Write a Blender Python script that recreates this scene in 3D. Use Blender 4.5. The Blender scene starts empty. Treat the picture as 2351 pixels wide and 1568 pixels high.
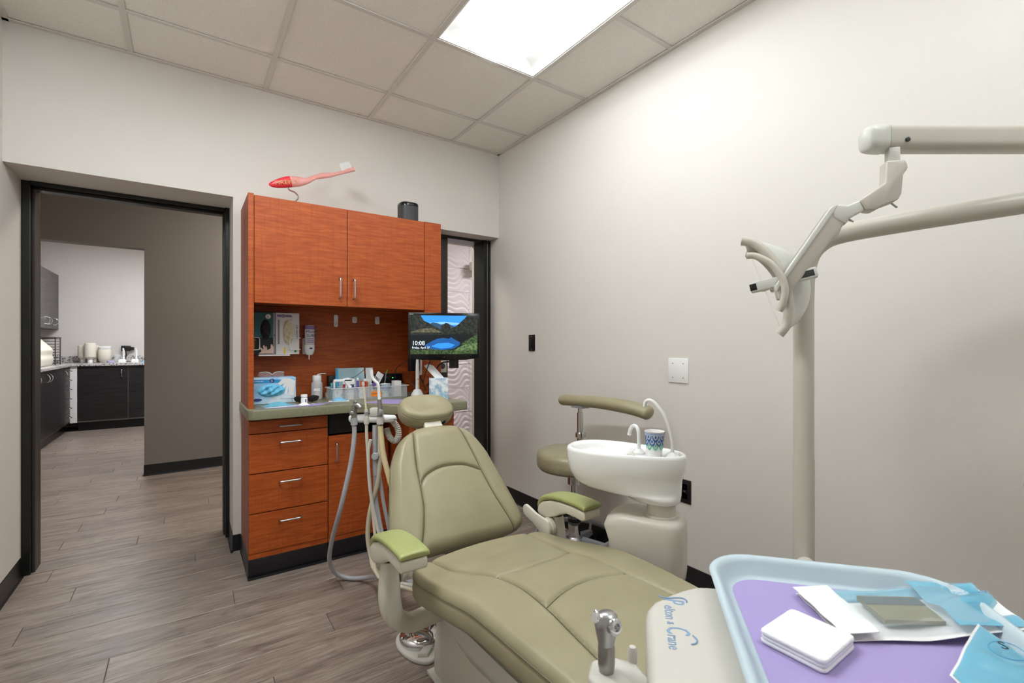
import bpy, bmesh, math, random
from mathutils import Matrix, Vector
R = math.radians
sc = bpy.context.scene
C = sc.collection
random.seed(7)

# ---------------------------------------------------------------- camera, world, exposure
CAM_Z = 1.175
cam_d = bpy.data.cameras.new('camera')
cam_d.sensor_width = 36.0
cam_d.lens = 1077.3 / 2351 * 36.0
cam_d.shift_y = (792.0 - 784.0) / 2351
cam_d.clip_start = 0.02
cam_d.dof.use_dof = True; cam_d.dof.focus_distance = 2.0; cam_d.dof.aperture_fstop = 8.0
cam = bpy.data.objects.new('camera', cam_d); C.objects.link(cam)
cam.location = (0, 0, CAM_Z)
cam.rotation_euler = (R(90), 0, R(-34.739))
sc.camera = cam
w = bpy.data.worlds.new('world'); sc.world = w; w.use_nodes = True
w.node_tree.nodes['Background'].inputs[0].default_value = (.8, .85, .9, 1)
w.node_tree.nodes['Background'].inputs[1].default_value = 0.05
sc.view_settings.view_transform = 'Standard'
sc.view_settings.look = 'None'
sc.view_settings.gamma = 1
sc.view_settings.use_curve_mapping = False
sc.view_settings.exposure = 0.13
LIGHT_ROOM = 11.5      # emission of the troffer lenses in the treatment room
LIGHT_ROOM_LEFT = 34.0
LIGHT_ROOM_BACK = 14.0
LIGHT_HALL = 19.0
LIGHT_LAB = 34.0

# ---------------------------------------------------------------- helpers: objects
MW = {}
def mw(o): return MW.get(o, Matrix.Identity(4))
def thing(name, label, cat, loc=(0, 0, 0), rz=0.0, group=None):
    o = bpy.data.objects.new(name, None); C.objects.link(o)
    o.empty_display_size = .05
    o.location = loc; o.rotation_euler = (0, 0, rz)
    o['label'] = label; o['category'] = cat
    if group: o['group'] = group
    MW[o] = Matrix.Translation(loc) @ Matrix.Rotation(rz, 4, 'Z')
    return o
def tag(o, label, cat, group=None):
    o['label'] = label; o['category'] = cat
    if group: o['group'] = group
    return o
def finish(me, sm):
    if sm:
        me.polygons.foreach_set('use_smooth', [True] * len(me.polygons))
        me.set_sharp_from_angle(angle=R(sm))
def mesh(name, geos, sm):
    V, F, MI, mats = [], [], [], []
    for geo, m in geos:
        if m not in mats: mats.append(m)
        b = len(V); V += [tuple(v) for v in geo[0]]
        F += [tuple(i + b for i in f) for f in geo[1]]
        MI += [mats.index(m)] * len(geo[1])
    return V, F, MI, mats
def O(name, geo, mat=None, parent=None, sm=35, world=True, structure=False):
    """one mesh object; geo is (verts, faces) or a list of (geo, material); verts in world space"""
    geos = geo if isinstance(geo, list) else [(geo, mat)]
    V, F, MI, mats = mesh(name, geos, sm)
    if parent is not None and world:
        inv = mw(parent).inverted(); V = [tuple(inv @ Vector(v)) for v in V]
    o = None
    loc = Vector((0, 0, 0))
    if parent is None:                      # origin at the base of a one-mesh thing
        xs, ys, zs = zip(*V)
        loc = Vector(((min(xs) + max(xs)) / 2, (min(ys) + max(ys)) / 2, min(zs)))
        V = [tuple(Vector(v) - loc) for v in V]
    me = bpy.data.meshes.new(name); me.from_pydata(V, [], F)
    for m in mats: me.materials.append(M[m] if isinstance(m, str) else m)
    me.polygons.foreach_set('material_index', MI)
    bm = bmesh.new(); bm.from_mesh(me); bmesh.ops.recalc_face_normals(bm, faces=bm.faces); bm.to_mesh(me); bm.free()
    finish(me, sm); me.update()
    o = bpy.data.objects.new(name, me); C.objects.link(o)
    if parent is not None: o.parent = parent; MW[o] = mw(parent)
    else: o.location = loc; MW[o] = Matrix.Translation(loc)
    if structure: o['kind'] = 'structure'
    return o
def LT(l, parent):
    for g, m in l: O('lettering', g, m, parent, 0)
def S(name, geo, mat=None, sm=0): return O(name, geo, mat, None, sm, structure=True)
def dup(src, loc, rz=None, label=None, parent=None):
    def cp(o, p):
        c = o.copy(); C.objects.link(c); c.parent = p
        for ch in [x for x in bpy.data.objects if x.parent == o]: cp(ch, c)
        return c
    r = cp(src, parent); r.location = loc
    if rz is not None: r.rotation_euler = (0, 0, rz)
    if label: r['label'] = label
    MW[r] = Matrix.Translation(loc) @ Matrix.Rotation(r.rotation_euler.z, 4, 'Z')
    return r

# ---------------------------------------------------------------- helpers: geometry -> (verts, faces)
def J(*gs):
    V, F = [], []
    for g in gs:
        b = len(V); V += list(g[0]); F += [tuple(i + b for i in f) for f in g[1]]
    return V, F
def X(g, m): return [tuple(m @ Vector(v)) for v in g[0]], g[1]
def mv(g, x=0, y=0, z=0): return X(g, Matrix.Translation((x, y, z)))
def FR(o, x, y):
    x = Vector(x).normalized(); y = Vector(y); y = (y - x * y.dot(x)).normalized(); z = x.cross(y)
    m = Matrix((x, y, z)).transposed().to_4x4(); m.translation = Vector(o); return m
def box(x0, x1, y0, y1, z0, z1):
    V = [(x, y, z) for z in (z0, z1) for y in (y0, y1) for x in (x0, x1)]
    return V, [(0, 2, 3, 1), (4, 5, 7, 6), (0, 1, 5, 4), (2, 6, 7, 3), (0, 4, 6, 2), (1, 3, 7, 5)]
def bev(g, r, seg=2, ang=30):
    bm = bmesh.new(); vs = [bm.verts.new(v) for v in g[0]]
    for f in g[1]:
        try: bm.faces.new([vs[i] for i in f])
        except ValueError: pass
    bmesh.ops.remove_doubles(bm, verts=bm.verts, dist=1e-6)
    bmesh.ops.recalc_face_normals(bm, faces=bm.faces)
    es = [e for e in bm.edges if len(e.link_faces) == 2 and e.calc_face_angle(0) > R(ang)]
    bmesh.ops.bevel(bm, geom=es, offset=r, segments=seg, profile=.5, affect='EDGES', clamp_overlap=True)
    bm.verts.index_update()
    out = [tuple(v.co) for v in bm.verts], [tuple(v.index for v in f.verts) for f in bm.faces]
    bm.free(); return out
def rb(x0, x1, y0, y1, z0, z1, r=.003, seg=2): return bev(box(x0, x1, y0, y1, z0, z1), r, seg)
def cb(cx, cy, cz, sx, sy, sz, r=.003, seg=2): return rb(cx - sx / 2, cx + sx / 2, cy - sy / 2, cy + sy / 2, cz - sz / 2, cz + sz / 2, r, seg)
def loft(rings, cap=True, closed=True, loop=False):
    n = len(rings[0]); V = [tuple(p) for r in rings for p in r]; F = []
    m = len(rings)
    for i in range(m if loop else m - 1):
        for j in range(n if closed else n - 1):
            a, b = i * n + j, i * n + (j + 1) % n; c2 = ((i + 1) % m) * n
            F.append((a, b, c2 + (j + 1) % n, c2 + j))
    if cap and closed and not loop:
        F.append(tuple(range(n))[::-1]); F.append(tuple((m - 1) * n + k for k in range(n)))
    return V, F
def lathe(prof, x=0, y=0, z=0, seg=32, cap=True):
    return loft([[(x + r * math.cos(2 * math.pi * k / seg), y + r * math.sin(2 * math.pi * k / seg), z + h) for k in range(seg)] for r, h in prof], cap)
def cyl(x, y, z0, z1, r, r2=None, seg=24, b=0):
    r2 = r if r2 is None else r2
    pr = [(r, z0), (r2, z1)] if not b else [(r - b, z0), (r, z0 + b), (r2, z1 - b), (r2 - b, z1)]
    return lathe(pr, x, y, 0, seg)
def lathe_dir(prof, o, d, seg=28):
    d = Vector(d).normalized(); a = Vector((0, 0, 1)) if abs(d.z) < .9 else Vector((1, 0, 0))
    x = a.cross(d).normalized()
    return X(lathe(prof, seg=seg), FR(o, x, d.cross(x)))
def sp(P, n=8, closed=False):
    """Catmull-Rom through the points"""
    P = [Vector(p) for p in P]; out = []; m = len(P)
    for i in range(m if closed else m - 1):
        if closed: p0, p1, p2, p3 = P[i - 1], P[i], P[(i + 1) % m], P[(i + 2) % m]
        else: p1, p2 = P[i], P[i + 1]; p0 = P[i - 1] if i else p1 * 2 - p2; p3 = P[i + 2] if i + 2 < m else p2 * 2 - p1
        for k in range(n):
            t = k / n
            out.append(.5 * (2 * p1 + (p2 - p0) * t + (2 * p0 - 5 * p1 + 4 * p2 - p3) * t * t + (3 * p1 - p0 - 3 * p2 + p3) * t ** 3))
    if not closed: out.append(P[-1])
    return out
def tube(P, r, seg=10, closed=False, flat=None, up=None, pw=2.0):
    """sweep a circle (or ellipse: flat=(a, b) factors) along the points"""
    P = [Vector(p) for p in P]; n = len(P); rings = []; nv = None
    for i in range(n):
        t = (P[(i + 1) % n] - P[i - 1]) if closed or 0 < i < n - 1 else (P[1] - P[0] if i == 0 else P[-1] - P[-2])
        t.normalize()
        if nv is None:
            a = Vector(up) if up else (Vector((0, 0, 1)) if abs(t.z) < .9 else Vector((1, 0, 0)))
            nv = (a - t * a.dot(t)).normalized()
        else:
            nv = (nv - t * nv.dot(t)).normalized()
        b = t.cross(nv); rr = r[i] if isinstance(r, (list, tuple)) else r
        fa, fb = flat or (1, 1)
        rings.append([P[i] + (nv * (sx_ * fa) + b * (sy_ * fb)) * rr for sx_, sy_ in ell(0, 0, 1, 1, seg, pw)])
    return loft(rings, True, True, closed)
def prism(poly, z0, z1, m=None):
    n = len(poly); V = [(x, y, z0) for x, y in poly] + [(x, y, z1) for x, y in poly]
    F = [tuple(range(n))[::-1], tuple(range(n, 2 * n))] + [(i, (i + 1) % n, n + (i + 1) % n, n + i) for i in range(n)]
    g = (V, F); return X(g, m) if m else g
def rrect(x0, x1, y0, y1, r, n=5):
    out = []
    for cx, cy, a in ((x1 - r, y1 - r, 0), (x0 + r, y1 - r, 90), (x0 + r, y0 + r, 180), (x1 - r, y0 + r, 270)):
        for k in range(n + 1):
            t = R(a + 90 * k / n); out.append((cx + r * math.cos(t), cy + r * math.sin(t)))
    return out
def ell(cx, cy, rx, ry, n=24, p=2.0):
    out = []
    for k in range(n):
        t = 2 * math.pi * k / n; c_, s_ = math.cos(t), math.sin(t)
        out.append((cx + rx * math.copysign(abs(c_) ** (2 / p), c_), cy + ry * math.copysign(abs(s_) ** (2 / p), s_)))
    return out
def grid(f, nu, nv):
    V = [tuple(f(i / nu, j / nv)) for j in range(nv + 1) for i in range(nu + 1)]
    F = [(j * (nu + 1) + i, j * (nu + 1) + i + 1, (j + 1) * (nu + 1) + i + 1, (j + 1) * (nu + 1) + i) for j in range(nv) for i in range(nu)]
    return V, F
def sheet(f, nu, nv, t=.0006):
    """a thin closed sheet: the surface f and a copy of it t lower"""
    a = grid(f, nu, nv); b = mv(a, 0, 0, -t); n = len(a[0]); F = list(a[1]) + [tuple(i + n for i in q)[::-1] for q in a[1]]
    rim = [i for i in range(nu + 1)] + [j * (nu + 1) + nu for j in range(1, nv + 1)] + [nv * (nu + 1) + i for i in range(nu - 1, -1, -1)] + [j * (nu + 1) for j in range(nv - 1, 0, -1)]
    for k in range(len(rim)): p, q = rim[k], rim[(k + 1) % len(rim)]; F.append((q, p, p + n, q + n))
    return list(a[0]) + list(b[0]), F
def text(s, size=.02, m=None, align='LEFT', extrude=.0002, shear=0.0, sx=1.0):
    cu = bpy.data.curves.new('t', 'FONT'); cu.body = s; cu.size = size; cu.align_x = align; cu.extrude = extrude; cu.shear = shear
    cu.resolution_u = 2
    o = bpy.data.objects.new('t', cu); C.objects.link(o)
    me = bpy.data.meshes.new_from_object(o.evaluated_get(bpy.context.evaluated_depsgraph_get()))
    g = [(v.co.x * sx, v.co.y, v.co.z) for v in me.vertices], [tuple(p.vertices) for p in me.polygons]
    bpy.data.objects.remove(o); bpy.data.curves.remove(cu); bpy.data.meshes.remove(me)
    return X(g, m) if m else g
def lerp(x, tab):
    if x <= tab[0][0]: return tab[0][1]
    for (a, b), (c_, d) in zip(tab, tab[1:]):
        if x <= c_: return b + (d - b) * (x - a) / (c_ - a)
    return tab[-1][1]
def smooth_tab(tab, n=10):
    return [(p.x, p.y) for p in sp([(a, b, 0) for a, b in tab], n)]

# ---------------------------------------------------------------- materials
M = {}
def lin(h):
    v = [int(h[i:i + 2], 16) / 255 for i in (0, 2, 4)]
    return tuple((x / 12.92 if x <= .04045 else ((x + .055) / 1.055) ** 2.4) for x in v) + (1,)
def mat(name, col, rough=.5, metal=0.0, spec=.5, bump=None, coat=0.0, var=None, trans=0.0, ior=1.45, alpha=1.0, emit=0.0, aniso=0.0):
    m = bpy.data.materials.new(name); m.use_nodes = True; nt = m.node_tree; b = nt.nodes['Principled BSDF']
    c = lin(col); b.inputs['Base Color'].default_value = c
    b.inputs['Roughness'].default_value = rough; b.inputs['Metallic'].default_value = metal
    b.inputs['Specular IOR Level'].default_value = spec; b.inputs['Coat Weight'].default_value = coat
    b.inputs['Coat Roughness'].default_value = .15
    b.inputs['Transmission Weight'].default_value = trans; b.inputs['IOR'].default_value = ior; b.inputs['Alpha'].default_value = alpha
    if emit: b.inputs['Emission Color'].default_value = c; b.inputs['Emission Strength'].default_value = emit
    tc = nt.nodes.new('ShaderNodeTexCoord')
    if bump:
        sc_, st, dist = bump
        n = nt.nodes.new('ShaderNodeTexNoise'); n.inputs['Scale'].default_value = sc_; n.inputs['Detail'].default_value = 4
        bn = nt.nodes.new('ShaderNodeBump'); bn.inputs['Strength'].default_value = st; bn.inputs['Distance'].default_value = dist
        nt.links.new(tc.outputs['Object'], n.inputs['Vector']); nt.links.new(n.outputs['Fac'], bn.inputs['Height']); nt.links.new(bn.outputs['Normal'], b.inputs['Normal'])
    if var:
        col2, sc_, lo, hi = var
        n = nt.nodes.new('ShaderNodeTexNoise'); n.inputs['Detail'].default_value = 5
        mp = nt.nodes.new('ShaderNodeMapping'); mp.inputs['Scale'].default_value = sc_ if isinstance(sc_, tuple) else (sc_,) * 3
        n.inputs['Scale'].default_value = 1
        cr = nt.nodes.new('ShaderNodeValToRGB'); cr.color_ramp.elements[0].position = lo; cr.color_ramp.elements[1].position = hi
        cr.color_ramp.elements[0].color = c; cr.color_ramp.elements[1].color = lin(col2)
        nt.links.new(tc.outputs['Object'], mp.inputs['Vector']); nt.links.new(mp.outputs['Vector'], n.inputs['Vector'])
        nt.links.new(n.outputs['Fac'], cr.inputs['Fac']); nt.links.new(cr.outputs['Color'], b.inputs['Base Color'])
        if emit: nt.links.new(cr.outputs['Color'], b.inputs['Emission Color'])
    M[name] = m; return m
def nodes(m): return m.node_tree.nodes, m.node_tree.links, m.node_tree.nodes['Principled BSDF']

mat('wall_paint', 'DCD7D0', .55, bump=(260, .12, .002))
mat('lab_paint', 'D6D0CB', .6)
mat('hall_paint', '7C7670', .55, bump=(260, .1, .002))
mat('ceiling_tile', 'F7F3EC', .9, var=('EEE9E1', 180, .35, .7), bump=(420, .35, .002))
mat('ceiling_metal', 'DCD7D0', .45)
mat('vinyl_black', '17171A', .35, bump=(60, .05, .002))
mat('frame_black', '161717', .32)
mat('frame_brown', '3A3431', .45, var=('2C2725', (60, 60, 3), .3, .7))
mat('underfloor', '3B332D', .9)
mat('lens', 'F6FCFF', .4, emit=LIGHT_ROOM)
mat('lens_left', 'F6FCFF', .4, emit=LIGHT_ROOM_LEFT)
mat('lens_back', 'F6FCFF', .4, emit=LIGHT_ROOM_BACK)
mat('lens_hall', 'FFF6EA', .4, emit=LIGHT_HALL)
mat('lens_lab', 'F8FBFF', .4, emit=LIGHT_LAB)
mat('lens_hall_side', 'F8FAFF', .4, emit=LIGHT_HALL * 2.4)
mat('white_enamel', 'F2F1EE', .35)
mat('counter_olive', '8A886E', .35, var=('5F6049', 330, .45, .72))
mat('steel_brushed', 'B9B9BC', .32, 1.0)
mat('chrome', 'D8D8DA', .07, 1.0)
mat('aluminium_grey', '9B9A98', .35, .9)
mat('black_plastic', '151517', .4)
mat('black_gloss', '0E0E10', .18)
mat('dark_grey', '3B3C3F', .5)
mat('mid_grey', '8C8F92', .5)
mat('leather', '9A9275', .36, bump=(520, .12, .0015), spec=.45, var=('938B6E', 9, .35, .7))
mat('leather_side', '968E71', .38, bump=(520, .12, .0015))
mat('arm_pad', 'A1A86C', .33)
mat('cream', 'D9D5C6', .38)
mat('cream_shell', 'D5D0BE', .4)
mat('unit_white', 'C9C6BD', .33)
mat('unit_grey', 'CFCABE', .36)
mat('lamp_beige', 'C9C4B8', .34)
mat('lamp_white', 'D6D6CE', .32)
mat('porcelain', 'F4F4F2', .12, coat=.6)
mat('white_plastic', 'EDEDEB', .35)
mat('hose_grey', 'AEB0B6', .42)
mat('hose_cream', 'D4CCB4', .42)
mat('hose_tan', 'D9C79A', .42)
mat('hose_white', 'D3D0C8', .42)
mat('purple_paper', 'A395C6', .85)
mat('tray_blue', 'BFD0D8', .35)
mat('cotton', 'F2F1F3', .95, bump=(300, .4, .003))
mat('paper_white', 'F1F0EE', .8)
mat('pouch_blue', '7FCBE6', .2, alpha=.6)
mat('pouch_dark', '4AA3CC', .4)
mat('pouch_clear', 'DCF0F6', .1, alpha=.12)
mat('pouch_teal', 'A9C9D2', .2, alpha=.75)
mat('mask_blue', '7DB8DA', .8)
mat('glove_blue', '6FC4E8', .7)
mat('glove_black', '141416', .65)
mat('glove_latex', 'DDD3B4', .7)
mat('skin_print', 'E6C9BA', .6)
mat('ink_navy', '2A3F7A', .6)
mat('ink_logo', '7F9CC0', .5)
mat('ink_black', '1B1B1C', .6)
mat('ink_grey', '9A9A9E', .6)
mat('ink_purple', '8E78B5', .6)
mat('ink_yellow', 'F0D21E', .6)
mat('ink_green', '4FA04A', .6)
mat('ink_gold', 'C79A63', .5)
mat('box_white', 'E6E4E2', .6)
mat('box_green', '2E5F62', .55)
mat('box_black', '1C1B20', .5)
mat('box_blue', '8FC0E4', .5, var=('D9EAF5', (9, 9, 14), .42, .62))
mat('box_deep_blue', '2E8FC8', .5)
mat('frost', 'E6E8EA', .3, alpha=.55)
mat('clear_plastic', 'EEF2F4', .08, alpha=.22)
mat('smoke', '1A1716', .12, alpha=.9)
mat('brush_red', 'D8343F', .3)
mat('brush_pink', 'EBA39C', .2, alpha=.75)
mat('orange_label', 'F08A2E', .6)
mat('tube_red', 'B03045', .4)
mat('tube_teal', '4E9FB0', .4)
mat('tube_violet', '6A4C9A', .4)
mat('tube_orange', 'D86B3A', .4)
mat('led_green', '3CFF50', .4, emit=4)
mat('granite', 'C9C5C3', .3, var=('4E4A4C', 60, .5, .62))
mat('lab_wood', '2A2728', .4, var=('1B191A', (3, 3, 70), .35, .65))
mat('lab_wood_up', '5A5556', .45, var=('474344', (3, 3, 70), .35, .65))
mat('lab_edge', '9C9490', .5)
mat('bottle_cream', 'E3DDCF', .45)
mat('machine_cream', 'E2DFCF', .45)
mat('wave_panel', 'D3C9CA', .6)
mat('wire_dark', '4A4442', .5)
mat('jar_clear', 'E8E6DC', .2, alpha=.6)
mat('lavender', 'B9B2D8', .5)
mat('amber', '7A6A2C', .15)
mat('glass_shield', 'EDE6E4', .05, alpha=.25)
mat('tissue', 'F3F2F0', .9)
mat('dark_screen', '202224', .2)

def wood(name, a, b_, c_, hz):
    m = bpy.data.materials.new(name); m.use_nodes = True; M[name] = m; N, L, P = nodes(m)
    tc = N.new('ShaderNodeTexCoord')
    def noise(s, det, dist):
        mp = N.new('ShaderNodeMapping'); mp.inputs['Scale'].default_value = s
        n = N.new('ShaderNodeTexNoise'); n.inputs['Scale'].default_value = 1; n.inputs['Detail'].default_value = det; n.inputs['Distortion'].default_value = dist
        L.new(tc.outputs['Object'], mp.inputs['Vector']); L.new(mp.outputs['Vector'], n.inputs['Vector']); return n
    n1 = noise((9, 9, 95), 3, .6); n2 = noise((150, 150, 4), 3, 0); n3 = noise((3, 3, 3), 2, 0)
    r1 = N.new('ShaderNodeValToRGB'); r1.color_ramp.elements[0].position = .36; r1.color_ramp.elements[1].position = .66
    r1.color_ramp.elements[0].color = lin(a); r1.color_ramp.elements[1].color = lin(b_)
    L.new(n1.outputs['Fac'], r1.inputs['Fac'])
    mx = N.new('ShaderNodeMix'); mx.data_type = 'RGBA'; mx.inputs['Factor'].default_value = .0
    r2 = N.new('ShaderNodeValToRGB'); r2.color_ramp.elements[0].position = .5; r2.color_ramp.elements[1].position = .8
    r2.color_ramp.elements[0].color = (0, 0, 0, 1); r2.color_ramp.elements[1].color = (.55, .55, .55, 1)
    L.new(n2.outputs['Fac'], r2.inputs['Fac']); L.new(r2.outputs['Color'], mx.inputs['Factor'])
    L.new(r1.outputs['Color'], mx.inputs['A']); mx.inputs['B'].default_value = lin(c_)
    L.new(mx.outputs['Result'], P.inputs['Base Color'])
    P.inputs['Roughness'].default_value = .5; P.inputs['Specular IOR Level'].default_value = .4
    return m
wood('cherry', '97400F', 'AF561F', '873811', 90)
wood('cherry_sheen', '8C4A36', '9A5844', '7F4433', 90)  # cherry with the pinkish reflection on the cabinets' left side put into its colour

def plank_mat():
    m = bpy.data.materials.new('plank'); m.use_nodes = True; M['plank'] = m; N, L, P = nodes(m)
    tc = N.new('ShaderNodeTexCoord'); oi = N.new('ShaderNodeObjectInfo')
    ad = N.new('ShaderNodeVectorMath'); ad.operation = 'MULTIPLY_ADD'
    cmb = N.new('ShaderNodeCombineXYZ')
    for k, f in enumerate((13.0, 7.0, 31.0)):
        mu = N.new('ShaderNodeMath'); mu.operation = 'MULTIPLY'; mu.inputs[1].default_value = f
        L.new(oi.outputs['Random'], mu.inputs[0]); L.new(mu.outputs[0], cmb.inputs[k])
    ad.inputs[1].default_value = (1, 1, 1); L.new(tc.outputs['Object'], ad.inputs[0]); L.new(cmb.outputs[0], ad.inputs[2])
    def noise(s, det, dist, rough=.5):
        mp = N.new('ShaderNodeMapping'); mp.inputs['Scale'].default_value = s
        n = N.new('ShaderNodeTexNoise'); n.inputs['Scale'].default_value = 1; n.inputs['Detail'].default_value = det; n.inputs['Distortion'].default_value = dist
        n.inputs['Roughness'].default_value = rough
        L.new(ad.outputs[0], mp.inputs['Vector']); L.new(mp.outputs['Vector'], n.inputs['Vector']); return n
    n1 = noise((3.0, 26, 5), 6, .9, .62); n2 = noise((9, 230, 9), 4, .3); n3 = noise((6, 16, 2), 4, 1.8)
    r1 = N.new('ShaderNodeValToRGB'); e = r1.color_ramp.elements
    e[0].position = .2; e[0].color = lin('5F534B'); e[1].position = .78; e[1].color = lin('B3A59A')
    e.new(.42).color = lin('8E8076'); e.new(.58).color = lin('A09287')
    L.new(n1.outputs['Fac'], r1.inputs['Fac'])
    r2 = N.new('ShaderNodeValToRGB'); r2.color_ramp.elements[0].position = .3; r2.color_ramp.elements[1].position = .62
    r2.color_ramp.elements[0].color = (.56, .54, .52, 1); r2.color_ramp.elements[1].color = (1, 1, 1, 1)
    L.new(n2.outputs['Fac'], r2.inputs['Fac'])
    r3 = N.new('ShaderNodeValToRGB'); r3.color_ramp.elements[0].position = .26; r3.color_ramp.elements[1].position = .46
    r3.color_ramp.elements[0].color = (.68, .66, .64, 1); r3.color_ramp.elements[1].color = (1, 1, 1, 1)
    L.new(n3.outputs['Fac'], r3.inputs['Fac'])
    def mul(a, b): 
        x = N.new('ShaderNodeMix'); x.data_type = 'RGBA'; x.blend_type = 'MULTIPLY'; x.inputs['Factor'].default_value = 1
        L.new(a, x.inputs['A']); L.new(b, x.inputs['B']); return x.outputs['Result']
    c1 = mul(mul(r1.outputs['Color'], r2.outputs['Color']), r3.outputs['Color'])
    hs = N.new('ShaderNodeHueSaturation'); mr = N.new('ShaderNodeMapRange'); mr.inputs['To Min'].default_value = .88; mr.inputs['To Max'].default_value = 1.1
    L.new(oi.outputs['Random'], mr.inputs['Value']); L.new(mr.outputs[0], hs.inputs['Value']); L.new(c1, hs.inputs['Color'])
    L.new(hs.outputs['Color'], P.inputs['Base Color']); P.inputs['Roughness'].default_value = .36; P.inputs['Specular IOR Level'].default_value = .45
    bn = N.new('ShaderNodeBump'); bn.inputs['Strength'].default_value = .15; bn.inputs['Distance'].default_value = .002
    L.new(n2.outputs['Fac'], bn.inputs['Height']); L.new(bn.outputs['Normal'], P.inputs['Normal'])
plank_mat()
# ================================================================ the setting
XL, XR, YB, YF = -.69, 2.01, 3.08, -1.35        # room: left, right, back wall face, wall behind the camera
ZC = 2.659; ZH = 2.013                           # ceiling grid, door headers
HY0, HY1 = 3.50, 5.33                            # hall
HX0, HX1 = -2.0, 4.1
LY1 = 9.10; LX0, LX1 = -1.885, 1.3               # lab room beyond the hall
ZW = 2.80
PW, PL = .1524, 1.2192
floor = S('floor', J(box(XL - .1, XR + .1, YF - .1, HY0, -.06, -.006), box(HX0 - .1, HX1 + .1, HY0, HY1, -.06, -.006), box(LX0 - .1, LX1 + .1, HY1, LY1 + .1, -.06, -.006)), 'underfloor')
plank_cache = {}
def plank(x0, x1, y0, y1):
    k = (round(x1 - x0, 3), round(y1 - y0, 3))
    if k not in plank_cache:
        g = .0008; L_, W_ = x1 - x0, y1 - y0
        V = [(g, g, -.006), (L_ - g, g, -.006), (L_ - g, W_ - g, -.006), (g, W_ - g, -.006), (g, g, -.0012), (L_ - g, g, -.0012), (L_ - g, W_ - g, -.0012), (g, W_ - g, -.0012)]
        h = .0016; V += [(g + h, g + h, 0), (L_ - g - h, g + h, 0), (L_ - g - h, W_ - g - h, 0), (g + h, W_ - g - h, 0)]
        F = [(8, 9, 10, 11)] + [(a, (a + 1) % 4, 4 + (a + 1) % 4, 4 + a) for a in range(4)] + [(4 + a, 4 + (a + 1) % 4, 8 + (a + 1) % 4, 8 + a) for a in range(4)]
        me = bpy.data.meshes.new('plank'); me.from_pydata(V, [], F); me.materials.append(M['plank']); me.update(); plank_cache[k] = me
    o = bpy.data.objects.new('plank', plank_cache[k]); C.objects.link(o); o.parent = floor
    o.location = Vector((x0, y0, 0)) - MW[floor].translation
rows = int((LY1 - YF) / PW) + 1
off = [0.0]
for r in range(rows): off.append((off[-1] + random.choice((.36, .44, .52, .61, .74))) % PL)
for r in range(rows):
    y0 = YF + r * PW; y1 = min(y0 + PW, LY1); ym = (y0 + y1) / 2
    x0, x1 = (XL, XR) if ym < HY0 - .05 else ((HX0, HX1) if ym < HY1 + .02 else (LX0, LX1))
    x = x0 - off[r]
    while x < x1:
        a, b = max(x, x0), min(x + PL, x1)
        if b - a > .02: plank(a, b, y0, y1)
        x += PL

# walls
S('wall_left', box(XL - .12, XL, YF, HY0, 0, ZW), 'wall_paint')
S('wall_right', box(XR, XR + .12, YF, HY0, 0, ZW), 'wall_paint')
S('wall_front', box(XL - .12, XR + .12, YF - .12, YF, 0, ZW), 'wall_paint')
DL = .2158; DR = 1.37                            # the wall pier between the two door openings
S('wall_back', J(box(XL, XR, YB, HY0 - .001, ZH, ZW), box(DL, DR, YB, HY0 - .001, 0, ZH)), 'wall_paint')
S('wall_hall_near', J(box(HX0, XL - .121, HY0 - .1, HY0, 0, ZW), box(XR + .121, HX1, HY0 - .1, HY0, 0, ZW)), 'hall_paint')
OX = -.312                                       # right edge of the opening into the lab
S('wall_hall', J(box(OX, HX1, HY1, HY1 + .12, 0, ZW), box(HX0, OX, HY1, HY1 + .12, 2.04, ZW)), 'hall_paint')
S('wall_hall_left', box(HX0 - .1, HX0, HY0, HY1, 0, ZW), 'hall_paint')
S('wall_hall_right', box(HX1, HX1 + .1, HY0, HY1, 0, ZW), 'hall_paint')
S('ceiling_hall', box(HX0, HX1, HY0 - .1, HY1, 2.72, 2.78), 'ceiling_tile')
S('wall_lab_back', box(LX0 - .1, LX1 + .1, LY1, LY1 + .1, 0, ZW), 'lab_paint')
S('wall_lab_left', box(LX0 - .1, LX0, HY1 + .121, LY1, 0, ZW), 'lab_paint')
S('wall_lab_right', box(LX1, LX1 + .1, HY1 + .121, LY1, 0, ZW), 'lab_paint')
S('wall_lab_front', J(box(OX, LX1, HY1 + .1205, HY1 + .13, 0, ZW), box(LX0, OX, HY1 + .1205, HY1 + .13, 2.04, ZW)), 'lab_paint')
S('ceiling_lab', box(LX0, LX1, HY1 + .12, LY1, 2.72, 2.78), 'ceiling_tile')

# ceiling: lay-in tiles on a metal grid
TG = .6096; GX = -.234; GY = 2.697
xs = [XL] + [GX + TG * i for i in range(0, 4)] + [XR]
ys = [YF] + [GY + TG * j for j in range(-6, 1)] + [YB]
ceil = S('ceiling', box(XL, XR, YF, YB, 2.74, 2.78), 'ceiling_tile')
def light_cell(i, j):
    return (i == 3 and abs(ys[j] - (GY - 3 * TG)) < .01) or (i == 3 and abs(ys[j] - (GY - 2 * TG)) < .01), (i == 3 and j in (1, 2)) or (i == 1 and (abs(ys[j] - (GY - 2 * TG)) < .01 or abs(ys[j] - (GY - 3 * TG)) < .01))
for i in range(len(xs) - 1):
    for j in range(len(ys) - 1):
        a, b = light_cell(i, j)
        if a or b: continue
        O('ceiling_tile', rb(xs[i] + .006, xs[i + 1] - .006, ys[j] + .006, ys[j + 1] - .006, ZC + .006, ZC + .022, .002, 1), 'ceiling_tile', ceil, 0)
tb = .0118
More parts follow.
